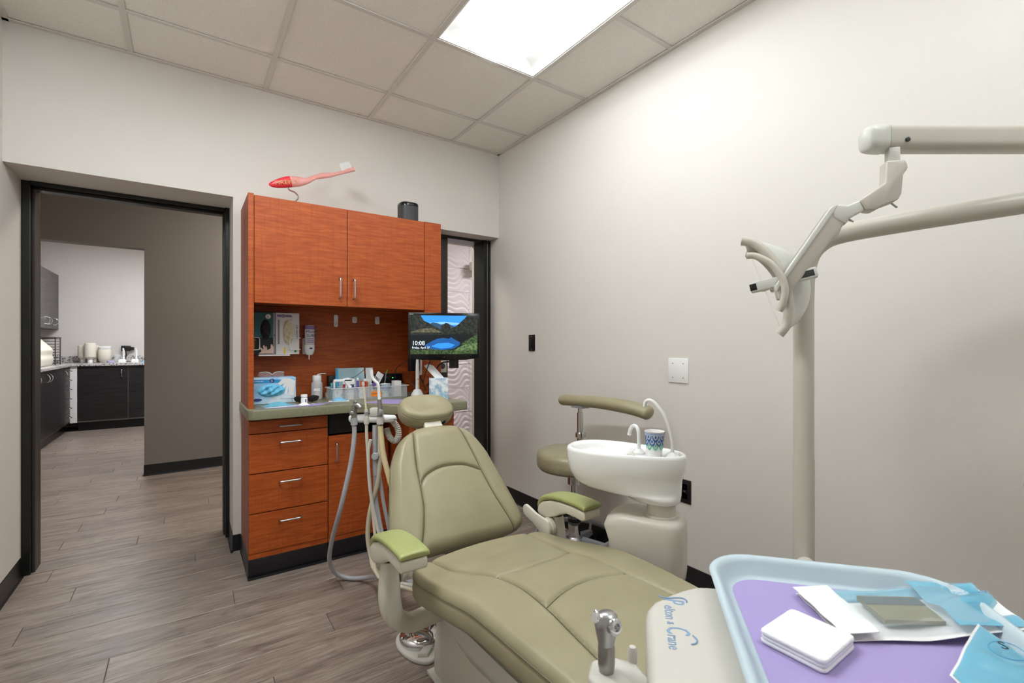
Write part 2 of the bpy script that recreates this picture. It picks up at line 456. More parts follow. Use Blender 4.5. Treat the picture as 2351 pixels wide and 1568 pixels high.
def tbar(x0, x1, y0, y1):
    O('grid_bar', J(box(x0, x1, y0, y1, ZC, ZC + .004), box((x0 + x1) / 2 - .001 if x1 - x0 < .1 else x0, (x0 + x1) / 2 + .001 if x1 - x0 < .1 else x1, (y0 + y1) / 2 - .001 if y1 - y0 < .1 else y0, (y0 + y1) / 2 + .001 if y1 - y0 < .1 else y1, ZC + .004, ZC + .04)), 'ceiling_metal', ceil, 0)
for x in xs[1:-1]: tbar(x - tb, x + tb, YF, YB)
for y in ys[1:-1]:
    for i in range(len(xs) - 1):
        if (i == 3 and (abs(y - (GY - 2 * TG)) < .01 or abs(y - (GY - 5 * TG)) < .01)) or (i == 1 and abs(y - (GY - 2 * TG)) < .01): continue
        tbar(xs[i] + (tb if i else 0), xs[i + 1] - (tb if i < len(xs) - 2 else 0), y - tb, y + tb)
O('edge_angle', box(XL, XL + .022, YF, YB, ZC - .002, ZC + .004), 'ceiling_metal', ceil, 0)
O('edge_angle', box(XR - .022, XR, YF, YB, ZC - .002, ZC + .004), 'ceiling_metal', ceil, 0)
O('edge_angle', box(XL, XR, YB - .022, YB, ZC - .002, ZC + .004), 'ceiling_metal', ceil, 0)

# troffers
def troffer(x0, x1, y0, y1, label, lens):
    z = ZC + .004
    t = thing('ceiling_light', label, 'ceiling light', ((x0 + x1) / 2, (y0 + y1) / 2, z))
    xc = (x0 + x1) / 2; e = .014; rw = .105; top = z + .068
    x0 += e; x1 -= e; y0 += e; y1 -= e
    O('housing', J(box(x0, x1, y0, y1, top + .002, top + .012), box(x0, x0 + .002, y0, y1, z, top + .01), box(x1 - .002, x1, y0, y1, z, top + .01), box(x0, x1, y0, y0 + .002, z, top + .01), box(x0, x1, y1 - .002, y1, z, top + .01)), 'white_enamel', t, 0)
    for sgn, xe in ((1, x0 + .004), (-1, x1 - .004)):          # the two curved reflector wings
        prof = [(xe + sgn * (abs(xc - xe) - .03) * u, z + .004 + .06 * (1 - (1 - u) ** 2) ** .5) for u in [k / 14 for k in range(15)]]
        O('reflector', loft([[(x, y, h) for x, h in prof] for y in (y0 + .003, y1 - .003)], False, False), 'white_enamel', t)
    for ye, sgn in ((y0 + .004, 1), (y1 - .004, -1)):
        O('end_plate', grid(lambda u, v: (x0 + .004 + (x1 - x0 - .008) * u, ye + sgn * .075 * v ** 1.6, z + .003 + .062 * v * (1 - abs(2 * u - 1) ** 3 * .0)), 12, 6), 'white_enamel', t)
    n = 18
    prof = [(xc + rw * math.cos(R(180 + 180 * k / n)), z + .034 + .062 * math.sin(R(180 + 180 * k / n))) for k in range(n + 1)]
    O('lens', loft([[(xc + (x - xc) * f, y, z + .034 + (h - z - .034) * f) for x, h in prof] for y, f in ((y0 + .07, .9), (y0 + .066, .97), (y0 + .072, 1), (y1 - .072, 1), (y1 - .066, .97), (y1 - .07, .9))], True, True), lens, t)
    O('trim_frame', J(box(x0 - .002, x0 + .006, y0, y1, z - .001, z + .004), box(x1 - .006, x1 + .002, y0, y1, z - .001, z + .004), box(x0, x1, y0 - .002, y0 + .006, z - .001, z + .004), box(x0, x1, y1 - .006, y1 + .002, z - .001, z + .004)), 'white_enamel', t, 0)
troffer(GX + 2 * TG, GX + 3 * TG, GY - 3 * TG, GY - TG, 'recessed fluorescent ceiling light with a rounded lens above the treatment chair', 'lens')
troffer(GX, GX + TG, GY - 3 * TG, GY - TG, 'recessed fluorescent ceiling light near the left wall of the treatment room', 'lens_left')
troffer(GX + 2 * TG, GX + 3 * TG, GY - 6 * TG, GY - 4 * TG, 'recessed fluorescent ceiling light at the foot end of the treatment chair', 'lens_back')
def flat_panel(x0, x1, y0, y1, z, label, lens):
    t = thing('ceiling_light', label, 'ceiling light', ((x0 + x1) / 2, (y0 + y1) / 2, z - .03))
    O('frame', J(box(x0, x1, y0, y0 + .03, z - .03, z), box(x0, x1, y1 - .03, y1, z - .03, z), box(x0, x0 + .03, y0 + .03, y1 - .03, z - .03, z), box(x1 - .03, x1, y0 + .03, y1 - .03, z - .03, z)), 'white_enamel', t, 0)
    O('lens', box(x0 + .03, x1 - .03, y0 + .03, y1 - .03, z - .022, z - .004), lens, t, 0)
flat_panel(.5, 1.7, 4.1, 4.7, 2.72, 'flat ceiling light panel in the hall outside the left doorway', 'lens_hall')
flat_panel(3.2, 3.8, 3.7, 4.3, 2.72, 'flat ceiling light panel in the hall before the wavy wall tiles', 'lens_hall_side')
flat_panel(-.9, .3, 7.0, 7.6, 2.72, 'flat ceiling light panel in the lab room', 'lens_lab')

# baseboards (black vinyl cove base, 10 cm)
def base(name, pts, h=.1):
    """run of cove base along a floor polyline, the room on the left of its direction"""
    gs = []
    for (ax, ay), (bx, by) in zip(pts, pts[1:]):
        d = Vector((bx - ax, by - ay, 0)); L_ = d.length; d.normalize(); n = Vector((-d.y, d.x, 0))
        prof = [(0, h), (.003, h - .002), (.0035, .02), (.006, .008), (.013, .0005), (.013, 0), (0, 0)]
        rings = [[Vector((ax, ay, 0)) + d * s_ + n * p + Vector((0, 0, z)) for p, z in prof] for s_ in (0, L_)]
        gs.append(loft(rings))
    return S(name, J(*gs), 'vinyl_black', 30)
base('baseboard_left', [(XL, HY0 - .14), (XL, YF)])
base('baseboard_right', [(XR, YF), (XR, 3.20)])
base('baseboard_back', [(.254, YB), (DL, YB), (DL, 3.34)])
base('baseboard_hall', [(HX1, HY1), (OX, HY1), (OX, HY1 + .12)], .1)
base('baseboard_front', [(XL, YF), (XR, YF)])

# door frames
d1 = thing('door_1', 'black steel door frame of the open left doorway', 'door frame'); del d1['category'], d1['label']; d1['kind'] = 'structure'
O('jamb', rb(XL, XL + .034, 3.37, 3.52, 0, ZH - .0005, .003), [0] and 'frame_black' or 'frame_black', d1, 0)
O('jamb_face', rb(XL + .034, XL + .046, 3.40, 3.515, 0, ZH - .02, .002), 'frame_brown', d1, 0)
O('jamb', J(rb(DL - .022, DL, 3.345, 3.37, 0, ZH - .0005, .002), rb(DL - .014, DL, 3.37, 3.51, 0, ZH - .0005, .002)), 'frame_black', d1, 0)
O('jamb_face', rb(DL - .03, DL - .014, 3.40, 3.49, 0, ZH - .03, .002), 'frame_brown', d1, 0)
O('head', rb(XL + .034, DL - .022, 3.36, 3.50, ZH - .02, ZH - .0005, .002), 'frame_black', d1, 0)
O('head', rb(XL + .034, DL - .022, 3.40, 3.46, ZH - .034, ZH - .02, .002), 'frame_black', d1, 0)
O('strike_plate', rb(DL - .034, DL - .0295, 3.415, 3.44, .16, .2, .001), 'steel_brushed', d1)
d2 = thing('door_2', 'x', 'x'); del d2['category'], d2['label']; d2['kind'] = 'structure'
O('jamb', J(rb(XR - .03, XR, 3.20, 3.24, 0, ZH - .0005, .002), rb(XR - .062, XR - .03, 3.205, 3.36, 0, ZH - .0005, .002), rb(XR - .036, XR - .026, 3.215, 3.25, 0, ZH - .0005, .001)), 'frame_black', d2, 0)
O('weatherstrip', box(XR - .0335, XR - .031, 3.1985, 3.2, .0, ZH - .03), 'mid_grey', d2, 0)
O('head', rb(DR, XR - .062, 3.22, 3.36, ZH - .022, ZH - .0005, .002), 'frame_black', d2, 0)
O('door_leaf', rb(DR, 1.652, 3.25, 3.295, .006, ZH - .022, .002), 'frame_brown', d2, 0)

# wavy wall tiles on the hall wall seen through the right doorway
wp = S('trim_1', box(2.39, 3.63, HY1 - .012, HY1 - .001, .1, 2.47), 'wave_panel')
def wave(seed):
    rnd = random.Random(seed); ph = [rnd.uniform(0, 6.28) for _ in range(4)]
    def f(u, v):
        x = u * .608; z = v * .303
        w_ = z / .072 + .9 * math.sin(x * 10.3 + ph[0]) + .55 * math.sin(x * 20.6 + z * 6 + ph[1])
        fr = w_ % 1.0
        a = .35 + .65 * (.5 + .5 * math.sin(x * 10.3 * .5 + z * 15 + ph[2])) 
        h = a * (fr if fr < .8 else (1 - fr) * 4)
        return (x, -.004 - .017 * h, z)
    return grid(f, 40, 44)
tm = []
for k in range(2):
    o = O('wall_tile', wave(k), 'wave_panel', wp, 60, world=False); tm.append(o.data); bpy.data.objects.remove(o)
for i in range(2):
    for j in range(8):
        o = bpy.data.objects.new('wall_tile', tm[(i + j) % 2]); C.objects.link(o); o.parent = wp
        o.location = Vector((2.4 + i * .61, HY1 - .012, .02 + j * .3055)) - MW[wp].translation
t = thing('wall_speaker', 'small beige bracket box fixed high on the wavy tile wall', 'bracket', (3.04, HY1 - .02, 2.12))
O('body', rb(2.975, 3.11, 5.12, 5.25, 2.125, 2.235, .01), 'unit_grey', t)
O('mount', rb(3.02, 3.06, 5.24, HY1 - .013, 2.16, 2.2, .004), 'unit_grey', t)

# wall plates
def plate(name, label, y, z, w_, h, mt, kind):
    t = thing(name, label, 'wall plate', (XR, y, z - h / 2))
    O('plate', bev(box(XR - .006, XR, y - w_ / 2, y + w_ / 2, z - h / 2, z + h / 2), .0025, 2), mt, t)
    if kind == 'outlet':
        for dz in (-.022, .022):
            s_ = O('socket', X(prism(rrect(-.016, .016, -.014, .014, .006), 0, .0025), FR((XR - .006, y, z + dz), (0, 1, 0), (0, 0, 1))), 'dark_grey', t)
            O('slot', J(*[box(XR - .0095, XR - .0085, y + q - .0012, y + q + .0012, z + dz - .004, z + dz + .006) for q in (-.006, .006)]), 'black_gloss', s_, 0)
        O('screw', lathe_dir([(.003, 0), (.002, .002)], (XR - .006, y, z), (-1, 0, 0), 10), 'steel_brushed', t)
    elif kind == 'switch':
        O('rocker', rb(XR - .009, XR - .005, y - .012, y + .012, z - .03, z + .03, .002), 'black_plastic', t)
        for dz in (-.045, .045): O('screw', lathe_dir([(.003, 0), (.002, .002)], (XR - .006, y, z + dz), (-1, 0, 0), 10), 'ink_gold', t)
    else:
        for dy in (-.03, .03):
            for dz in (-.035, .035): O('screw', lathe_dir([(.0035, 0), (.0025, .002)], (XR - .006, y + dy, z + dz), (-1, 0, 0), 10), 'ink_gold', t)
plate('switch_plate', 'black switch plate on the beige wall near the right doorway', 2.648, 1.19, .07, .115, 'black_plastic', 'switch')
plate('blank_plate', 'white square blank wall plate with screws above the spittoon basin', 1.445, 1.048, .115, .122, 'white_plastic', 'blank')
plate('power_outlet', 'black duplex outlet low on the wall behind the spittoon', 1.408, .458, .07, .115, 'black_plastic', 'outlet')

# ================================================================ orange wood cabinets at the back wall
def pull(pts, parent, r=.0045):
    return O('handle', tube(sp(pts, 5), r, 10), 'steel_brushed', parent)
def vpull(x, y, z0, z1, parent, out=.03):
    return pull([(x, y, z0), (x, y - out * .8, z0), (x, y - out, z0 + .012), (x, y - out, (z0 + z1) / 2), (x, y - out, z1 - .012), (x, y - out * .8, z1), (x, y, z1)], parent)
def hpull(x0, x1, y, z, parent, out=.03):
    return pull([(x0, y, z), (x0, y - out * .8, z), (x0 + .012, y - out, z), ((x0 + x1) / 2, y - out, z), (x1 - .012, y - out, z), (x1, y - out * .8, z), (x1, y, z)], parent)
t = thing('wall_cabinet', 'orange cherry wood wall cabinet with two doors and an open back recess', 'cabinet', (.787, 2.9, .853))
ZT = 1.937
O('side_panel', rb(.254, .278, 2.70, YB, .853, ZT + .006, .001), 'cherry_sheen', t, 0)
O('front_edge', rb(.254, .2795, 2.695, 2.7, .853, ZT + .006, .001), 'cherry', t, 0)
O('side_panel', rb(1.297, 1.319, 2.71, YB, .853, ZT, .001), 'cherry', t, 0)
O('stile', rb(1.208, 1.319, 2.688, 2.71, .853, ZT, .001), 'cherry', t, 0)
O('top_panel', box(.278, 1.297, 2.715, YB, ZT - .022, ZT - .004), 'cherry', t, 0)
O('bottom_panel', box(.278, 1.297, 2.715, YB, 1.40, 1.42), 'cherry', t, 0)
O('back_panel', box(.278, 1.297, 3.06, YB - .001, .853, 1.40), 'cherry', t, 0)
for x0, x1, hx in ((.2815, .7395, .697), (.7425, 1.2055, .775)):
    d = O('door', rb(x0, x1, 2.69, 2.713, 1.39, ZT - .002, .0012), 'cherry', t, 0)
    vpull(hx, 2.69, 1.437, 1.543, d)

YD = 2.68
t = thing('drawer_cabinet', 'orange cherry wood base cabinet with four stacked drawers', 'cabinet', (.445, 2.88, 0))
O('body', J(box(.256, .633, YD + .022, YB, .102, .803)), 'cherry_sheen', t, 0)
O('bottom_rail', box(.2545, .633, YD + .004, YD + .022, .075, .122), 'cherry', t, 0)
O('toe_base', J(rb(.252, .633, YD - .004, YB - .006, 0, .095, .003), rb(.249, .633, YD - .02, YB - .006, 0, .008, .003)), 'vinyl_black', t)
for z0, z1 in ((.727, .79), (.526, .722), (.325, .521), (.124, .32)):
    d = O('drawer', rb(.2565, .6335, YD, YD + .021, z0, z1, .0012), 'cherry', t, 0)
    zh = (z0 + z1) / 2 + (.05 if z1 - z0 > .1 else .0) ; hpull(.395, .495, YD, zh, d)
t = thing('sink_cabinet', 'orange cherry wood base cabinet with one tall door under a black open slot', 'cabinet', (.805, 2.88, 0))
O('body', J(box(.634, .99, YD + .022, YB, .102, .66), box(.634, .99, YB - .03, YB, .66, .803)), 'cherry_sheen', t, 0)
O('slot_lining', J(box(.642, .985, YD + .03, YB - .031, .661, .672), box(.642, .985, YB - .06, YB - .031, .672, .803), box(.634, .642, YD + .022, YB - .031, .66, .803)), 'black_plastic', t, 0)
O('slot_panel', rb(.645, .84, YD + .012, YD + .018, .685, .795, .001), 'black_plastic', t, 0)
O('bottom_rail', box(.636, .99, YD + .004, YD + .022, .075, .122), 'cherry', t, 0)
O('toe_base', J(rb(.636, .99, YD - .004, YB - .006, 0, .095, .003), rb(.636, .99, YD - .02, YB - .006, 0, .008, .003)), 'vinyl_black', t)
d = O('door', rb(.638, .972, YD, YD + .021, .124, .675, .0012), 'cherry', t, 0); vpull(.676, YD, .535, .635, d)
t = thing('corner_cabinet', 'orange cherry wood base cabinet with a side door behind the headrest', 'cabinet', (1.13, 2.74, 0))
O('body', prism([(.992, YB), (.992, 2.66), (1.0, 2.45), (1.275, 2.45), (1.275, YB)], .102, .803), 'cherry', t, 0)
d = O('door', rb(1.002, 1.273, 2.428, 2.449, .124, .79, .0012), 'cherry', t, 0); vpull(1.03, 2.428, .63, .735, d)
O('side_door', X(rb(.0, .19, 0, .014, .124, .79, .001), FR((.9915, 2.645, 0), (0.03, -1, 0), (-1, -.03, 0))), 'cherry', t, 0)
O('toe_base', prism([(.992, YB), (.992, 2.66), (1.0, 2.46), (1.272, 2.46), (1.272, YB)], 0, .1), 'vinyl_black', t, 0)
# worktop with a front edge that sweeps out to the right
fr = [(.245, YB - .001), (.245, 2.66), (.25, 2.63), (.268, 2.612), (.30, 2.608)] + [(p.x, p.y) for p in sp([(.45, 2.607, 0), (.62, 2.607, 0), (.72, 2.604, 0), (.79, 2.575, 0), (.85, 2.49, 0), (.91, 2.41, 0), (.99, 2.372, 0), (1.10, 2.36, 0), (1.25, 2.355, 0)], 6)] + [(1.318, 2.355), (1.325, 2.362), (1.325, YB - .001)]
tag(O('worktop', bev(prism(fr, .8035, .853), .006, 3), 'counter_olive', sm=40), 'speckled olive green worktop with a curved front edge', 'worktop')
# ================================================================ on top of and inside the cabinet
ZK = .8535                                       # worktop surface
# giant novelty toothbrush
t = thing('toothbrush_ornament', 'oversized red and pink toothbrush on a curved wire stand', 'ornament', (.47, 2.85, ZT - .003))
YT = 2.85
ax = sp([(.368, YT, 2.047), (.40, YT, 2.056), (.43, YT, 2.068), (.475, YT, 2.084), (.52, YT, 2.094), (.56, YT, 2.106), (.60, YT, 2.132), (.645, YT, 2.152), (.69, YT, 2.166), (.74, YT, 2.187), (.79, YT, 2.214), (.825, YT, 2.229)], 5)
rt = smooth_tab([(.368, .004), (.375, .011), (.40, .021), (.44, .029), (.475, .031), (.52, .027), (.555, .018), (.60, .013), (.645, .016), (.69, .013), (.72, .010), (.76, .011), (.79, .014), (.825, .013)], 3)
bi = [i for i, p in enumerate(ax) if p.x <= .482][-1]
rr = [lerp(p.x, rt) for p in ax]
O('handle_grip', tube(ax[:bi + 1], rr[:bi + 1], 16, flat=(1, .62)), 'brush_red', t, 60)
O('handle', tube(ax[bi:], rr[bi:], 16, flat=(1, .62)), 'brush_pink', t, 60)
br = []
d_ = Vector((.035, 0, .0155)).normalized(); up_ = Vector((-d_.z, 0, d_.x))
for i in range(9):
    for j in (-1, 0, 1):
        p = Vector((.757, YT + j * .005, 2.203)) + d_ * (i * .0072); br.append(tube([p, p + up_ * (.04 + (.004 if i % 2 else 0))], .0024, 6))
O('bristles', J(*br), 'paper_white', t)
O('lettering', text('FIREFLY', .030, FR((.395, YT - .0215, 2.047), (1, 0, .23), (0, .0, 1)), extrude=.0006, sx=1.25), 'ink_gold', t, 0)
O('wire_stand', tube(sp([(.462, YT, 2.062), (.462, YT, 2.048), (.472, YT, 2.036), (.495, YT, 2.03), (.512, YT, 2.015), (.514, YT, 1.998), (.50, YT, 1.98), (.486, YT, 1.966), (.478, YT, 1.945)], 6), .0042, 10), 'chrome', t)
O('base_disc', cyl(.478, YT, ZT - .004, ZT + .008, .035, b=.002), 'steel_brushed', t)
# speaker
t = thing('speaker', 'dark grey rounded smart speaker on top of the wall cabinet', 'speaker', (1.177, 2.88, ZT - .004))
def rsec(cx, cy, hw, hd, z, p=3.2): return [(x, y, z) for x, y in ell(cx, cy, hw, hd, 40, p)]
O('grille', loft([rsec(1.177, 2.88, h, h, z) for h, z in ((.056, ZT - .004), (.06, ZT), (.06, ZT + .125))]), 'dark_grey', t)
O('top_cap', loft([rsec(1.177, 2.88, h, h, z) for h, z in ((.0605, ZT + .126), (.0605, ZT + .142), (.057, ZT + .148), (.05, ZT + .15))]), 'black_gloss', t)
O('lettering', text('SONOS', .009, FR((1.177, 2.8192, ZT + .1312), (1, 0, 0), (0, 0, 1)), 'CENTER'), 'mid_grey', t, 0)

# glove boxes in wire holders
def printed(x0, x1, y, parts, parent):
    for nm, geo, m in parts: O(nm, geo, m, parent, 0)
def vface(x, y, z): return FR((x, y, z), (1, 0, 0), (0, 0, 1))
def flat(poly, x, y, z, h=.0004): return prism(poly, 0, h, FR((x, y, z), (1, 0, 0), (0, 0, 1)))
def crumple(cx, cz, rx, rz, y, amp, seed, n=22):
    rnd = random.Random(seed); ph = [(rnd.uniform(-220, 220), rnd.uniform(40, 220), rnd.uniform(0, 6)) for _ in range(6)]
    def f(u, v):
        a = 2 * math.pi * u; q = v
        x = cx + rx * q * math.cos(a); z = cz + rz * q * math.sin(a)
        h = sum(math.sin(k * (x - cx) + l * (z - cz) + p) for k, l, p in ph) / 6
        return (x, y - amp * (1 - q ** 4) * (.7 + 1.1 * h), z)
    return grid(f, 44, 14)
Y1 = 2.965
t = thing('glove_box', 'dark green and black glove box with a hand print, in the wire holder', 'glove box', (.36, 3.01, 1.122))
O('box', rb(.291, .416, Y1, 3.055, 1.122, 1.36, .002), 'box_black', t, 0)
O('green_print', flat([(0, 0), (.113, 0), (.113, .142), (0, .142)], .2925, Y1, 1.216, .0006), 'box_green', t, 0)
O('side_print', flat([(0, 0), (.012, 0), (.012, .236), (0, .236)], .404, Y1, 1.123, .0008), 'ink_grey', t, 0)
O('size_badge', flat(ell(0, 0, .014, .013, 24), .379, Y1 - .0006, 1.336, .0005), 'box_white', t, 0)
LT([(text('L', .018, vface(.374, Y1 - .0013, 1.33)), 'ink_black'), (text('B', .016, vface(.4055, Y1 - .0012, 1.225)), 'ink_black'), (text('TruGrip', .021, FR((.312, Y1 - .0012, 1.14), (0, 0, 1), (-1, 0, 0))), 'ink_yellow'), (text('Powder Free', .009, FR((.304, Y1 - .0012, 1.275), (0, 0, 1), (-1, 0, 0))), 'paper_white')], t)
O('opening', crumple(.366, 1.262, .026, .056, Y1 - .001, .007, 3), 'glove_black', t)
hand = [(0, 0), (.075, 0), (.078, .03), (.068, .054), (.062, .052), (.061, .03), (.045, .02), (.04, .042), (.034, .04), (.036, .022), (.03, .048), (.022, .046), (.026, .022), (.012, .036), (.006, .03), (.016, .014)]
O('hand_print', flat(hand, .33, Y1 - .0008, 1.126, .0005), 'skin_print', t, 0)
t = thing('glove_box', 'white glove box with a purple band and cream gloves in its opening', 'glove box', (.478, 3.01, 1.122))
O('box', rb(.418, .542, Y1, 3.055, 1.122, 1.36, .002), 'box_white', t, 0)
O('purple_band', flat([(0, 0), (.08, 0), (.072, .012), (.072, .012), (-.004, .012)], .426, Y1, 1.336, .0006), 'ink_purple', t, 0)
O('size_badge', flat(ell(0, 0, .0115, .011, 20), .456, Y1 - .0006, 1.342, .0005), 'ink_grey', t, 0)
LT([(text('CRITERION', .0165, FR((.5235, Y1 - .001, 1.292), (0, 0, -1), (1, 0, 0)), sx=.95), 'ink_black'), (text('200', .012, vface(.487, Y1 - .001, 1.318)), 'ink_grey'), (text('LATEX EXAM GLOVES', .006, FR((.513, Y1 - .001, 1.292), (0, 0, -1), (1, 0, 0))), 'ink_grey')], t)
O('yellow_tag', flat([(0, 0), (.009, 0), (.009, .034), (0, .034)], .459, Y1, 1.126, .0006), 'ink_yellow', t, 0)
O('green_seal', flat(ell(0, 0, .007, .007, 16), .52, Y1, 1.139, .0006), 'ink_green', t, 0)
O('grey_print', [(flat([(0, 0), (.011, 0), (.011, .14), (0, .14)], .427, Y1, 1.18, .0003), 'ink_grey')], None, t, 0)
O('opening', crumple(.482, 1.247, .027, .073, Y1 - .001, .012, 5), 'glove_latex', t)
t = thing('wire_holder', 'white wire shelf and clips holding two glove boxes upright', 'holder', (.42, 3.0, 1.114))
O('shelf', rb(.33, .49, 2.95, 3.059, 1.113, 1.1215, .001), 'paper_white', t)
O('clip', tube(sp([(.282, 2.955, 1.216), (.325, 2.952, 1.216), (.334, 2.952, 1.207), (.334, 2.952, 1.158), (.325, 2.952, 1.149), (.282, 2.955, 1.149)], 4), .0024, 8), 'paper_white', t)
O('clip', tube(sp([(.546, 3.058, 1.216), (.546, 2.96, 1.216), (.535, 2.952, 1.216), (.50, 2.95, 1.216), (.49, 2.95, 1.206), (.49, 2.95, 1.158), (.50, 2.95, 1.149), (.535, 2.952, 1.149), (.546, 2.96, 1.149), (.546, 3.058, 1.149)], 4), .0024, 8), 'paper_white', t)
# wall dispenser bottle
t = thing('lotion_dispenser', 'white and lilac upside-down lotion bottle in a white wall bracket', 'dispenser', (.606, 3.02, 1.088))
O('bracket', J(rb(.575, .605, 3.045, 3.06, 1.12, 1.215, .002), rb(.578, .635, 3.02, 3.05, 1.165, 1.172, .002)), 'white_plastic', t)
O('bottle', loft([[(x, y, z) for x, y in ell(.608, 3.012, hw, hw * .8, 28, 2.6)] for hw, z in ((.026, 1.175), (.0275, 1.19), (.0275, 1.285), (.026, 1.292))]), 'box_white', t)
O('label_band', loft([[(x, y, z) for x, y in ell(.608, 3.012, .0279, .0279 * .8, 28, 2.6)] for z in (1.268, 1.2905)], False), 'ink_purple', t)
LT([(text('Moist', .026, FR((.582, 2.9885, 1.245), (1, .0, .06), (0, 0, 1)), shear=.15), 'ink_navy'), (text('SURE', .024, FR((.584, 2.9885, 1.222), (1, 0, .03), (0, 0, 1)), shear=.15), 'ink_navy'), (J(*[flat([(0, 0), (.045, 0), (.045, .0022), (0, .0022)], .586, 2.9888, 1.212 - k * .006, .0003) for k in range(5)]), 'ink_purple')], t)
O('cup', loft([[(x, y, z) for x, y in ell(.606, 3.012, hw, hw * .85, 28, 2.4)] for hw, z in ((.012, 1.113), (.02, 1.118), (.029, 1.14), (.03, 1.176), (.028, 1.178))]), 'white_plastic', t)
O('cup_logo', flat(ell(0, 0, .009, .005, 14), .61, 2.984, 1.155, .0012), 'ink_navy', t, 0)
O('nozzle', cyl(.604, 3.008, 1.088, 1.114, .0026, .004, 10), 'white_plastic', t)
# adhesive hooks
def hook(x, z0, z1, wd, lab):
    t = thing('adhesive_hook', lab, 'hook', (x, 3.06, z0), group='adhesive hooks on the cabinet back panel')
    O('plate', bev(prism(rrect(-wd, wd, 0, z1 - z0, wd * .7), 0, .005, FR((x, 3.06, z0), (1, 0, 0), (0, 0, 1))), .001, 1), 'white_plastic', t)
    O('hook', tube(sp([(x, 3.055, z0 + .03), (x, 3.05, z0 + .018), (x, 3.042, z0 + .012), (x, 3.036, z0 + .018), (x, 3.034, z0 + .028)], 4), .0035, 8), 'white_plastic', t)
hook(.772, 1.288, 1.364, .0125, 'long narrow white adhesive hook on the cabinet back panel')
hook(.888, 1.316, 1.356, .015, 'short square white adhesive hook between the two other hooks')
hook(1.036, 1.312, 1.362, .0145, 'white adhesive hook next to the monitor')

# ---------------------------------------------------------------- on the worktop, left part
t = thing('glove_box', 'blue and white glove box lying on the worktop with blue gloves showing', 'glove box', (.375, 2.93, ZK))
O('box', rb(.286, .505, 2.86, 2.98, ZK, ZK + .142, .002), 'box_blue', t, 0)
O('lid_print', flat([(0, 0), (.215, 0), (.13, .018), (0, .022)], .288, 2.86, ZK + .113, .0005), 'box_deep_blue', t, 0)
O('hand_print', flat([(x * 1.15, y * 1.2) for x, y in [(.07, .0), (.078, .07), (.05, .085), (.02, .08), (.0, .06), (.012, .052), (.03, .062), (.01, .03), (.02, .026), (.038, .05), (.03, .012), (.04, .01), (.048, .046), (.05, .005), (.058, .003)]], .412, 2.8596, ZK + .036, .0005), 'box_white', t, 0)
O('size_badge', flat(ell(0, 0, .0125, .011, 20), .384, 2.8596, ZK + .126, .0005), 'ink_navy', t, 0)
LT([(text('S', .018, vface(.3795, 2.859, ZK + .1195)), 'paper_white'), (text('POWDER FREE', .007, vface(.296, 2.859, ZK + .122)), 'paper_white'), (text('NITRILE GLOVES', .008, vface(.425, 2.859, ZK + .022)), 'ink_grey')], t)
O('brand_swoosh', flat(ell(0, 0, .024, .008, 20), .312, 2.8596, ZK + .024, .0005), 'ink_navy', t, 0)
O('opening', crumple(.382, ZK + .072, .068, .034, 2.859, .016, 8), 'glove_blue', t)
t = thing('safety_glasses', 'clear safety glasses resting on the blue glove box', 'glasses', (.4, 2.92, ZK + .1425))
for sx in (-1, 1):
    O('lens', loft([[(.39 + sx * (.004 + .056 * u), 2.90 + .02 * u * u, ZK + .1425 + zz) for u in [k / 8 for k in range(9)]] for zz in (.003, .012, .026)], False, False), 'clear_plastic', t)
    O('temple', rb(.39 + sx * .062 - .0012, .39 + sx * .062 + .0012, 2.915, 2.975, ZK + .1428, ZK + .162, .001), 'clear_plastic', t)
O('brow', tube(sp([(.328, 2.92, ZK + .168), (.36, 2.906, ZK + .172), (.38, 2.9, ZK + .166), (.39, 2.899, ZK + .156), (.40, 2.9, ZK + .166), (.42, 2.906, ZK + .172), (.452, 2.92, ZK + .168)], 5), .0022, 8), 'frost', t)
t = thing('safety_glasses', 'dark tinted wraparound glasses behind the small white pill bottle', 'glasses', (.545, 2.83, ZK))
for sx in (-1, 1):
    O('lens', bev(prism([(sx * .006, .016), (sx * .012, .03), (sx * .035, .04), (sx * .062, .034), (sx * .066, .02), (sx * .055, .006), (sx * .03, .0), (sx * .012, .004)], -.004, .004, FR((.553, 2.82, ZK), (1, .0, 0), (0, 0, 1))), .002, 2), 'smoke', t)
    O('temple', tube([(.553 + sx * .066, 2.82, ZK + .028), (.553 + sx * .068, 2.86, ZK + .022), (.553 + sx * .06, 2.91, ZK + .004)], .0022, 8), 'black_gloss', t)
O('bridge', tube(sp([(.544, 2.82, ZK + .028), (.553, 2.816, ZK + .032), (.562, 2.82, ZK + .028)], 4), .003, 8), 'black_gloss', t)
t = thing('alcohol_bottle', 'frosted alcohol bottle with a white flip spout cap', 'bottle', (.636, 2.95, ZK))
O('body', lathe([(.028, 0), (.0315, .004), (.0315, .086), (.03, .096), (.024, .106), (.022, .108)], .636, 2.95, ZK), 'frost', t)
O('cap', lathe([(.024, .106), (.025, .108), (.025, .138), (.023, .141)], .636, 2.95, ZK), 'white_plastic', t)
O('spout', tube(sp([(.636, 2.945, ZK + .141), (.642, 2.94, ZK + .147), (.66, 2.935, ZK + .151), (.682, 2.93, ZK + .151)], 4), .004, 8, flat=(.7, 1.3)), 'white_plastic', t)
O('label', flat([(0, 0), (.034, 0), (.034, .015), (0, .015)], .612, 2.9185, ZK + .05, .0008), 'paper_white', t, 0)
O('lettering', text('ALCOHOL', .0075, vface(.6135, 2.9175, ZK + .055)), 'ink_black', t, 0)
tag(O('plastic_cup', lathe([(.014, 0), (.017, .034), (.0162, .034), (.0135, .001)], .703, 2.97, ZK, 20), 'clear_plastic'), 'tiny clear plastic measuring cup beside the alcohol bottle', 'cup')
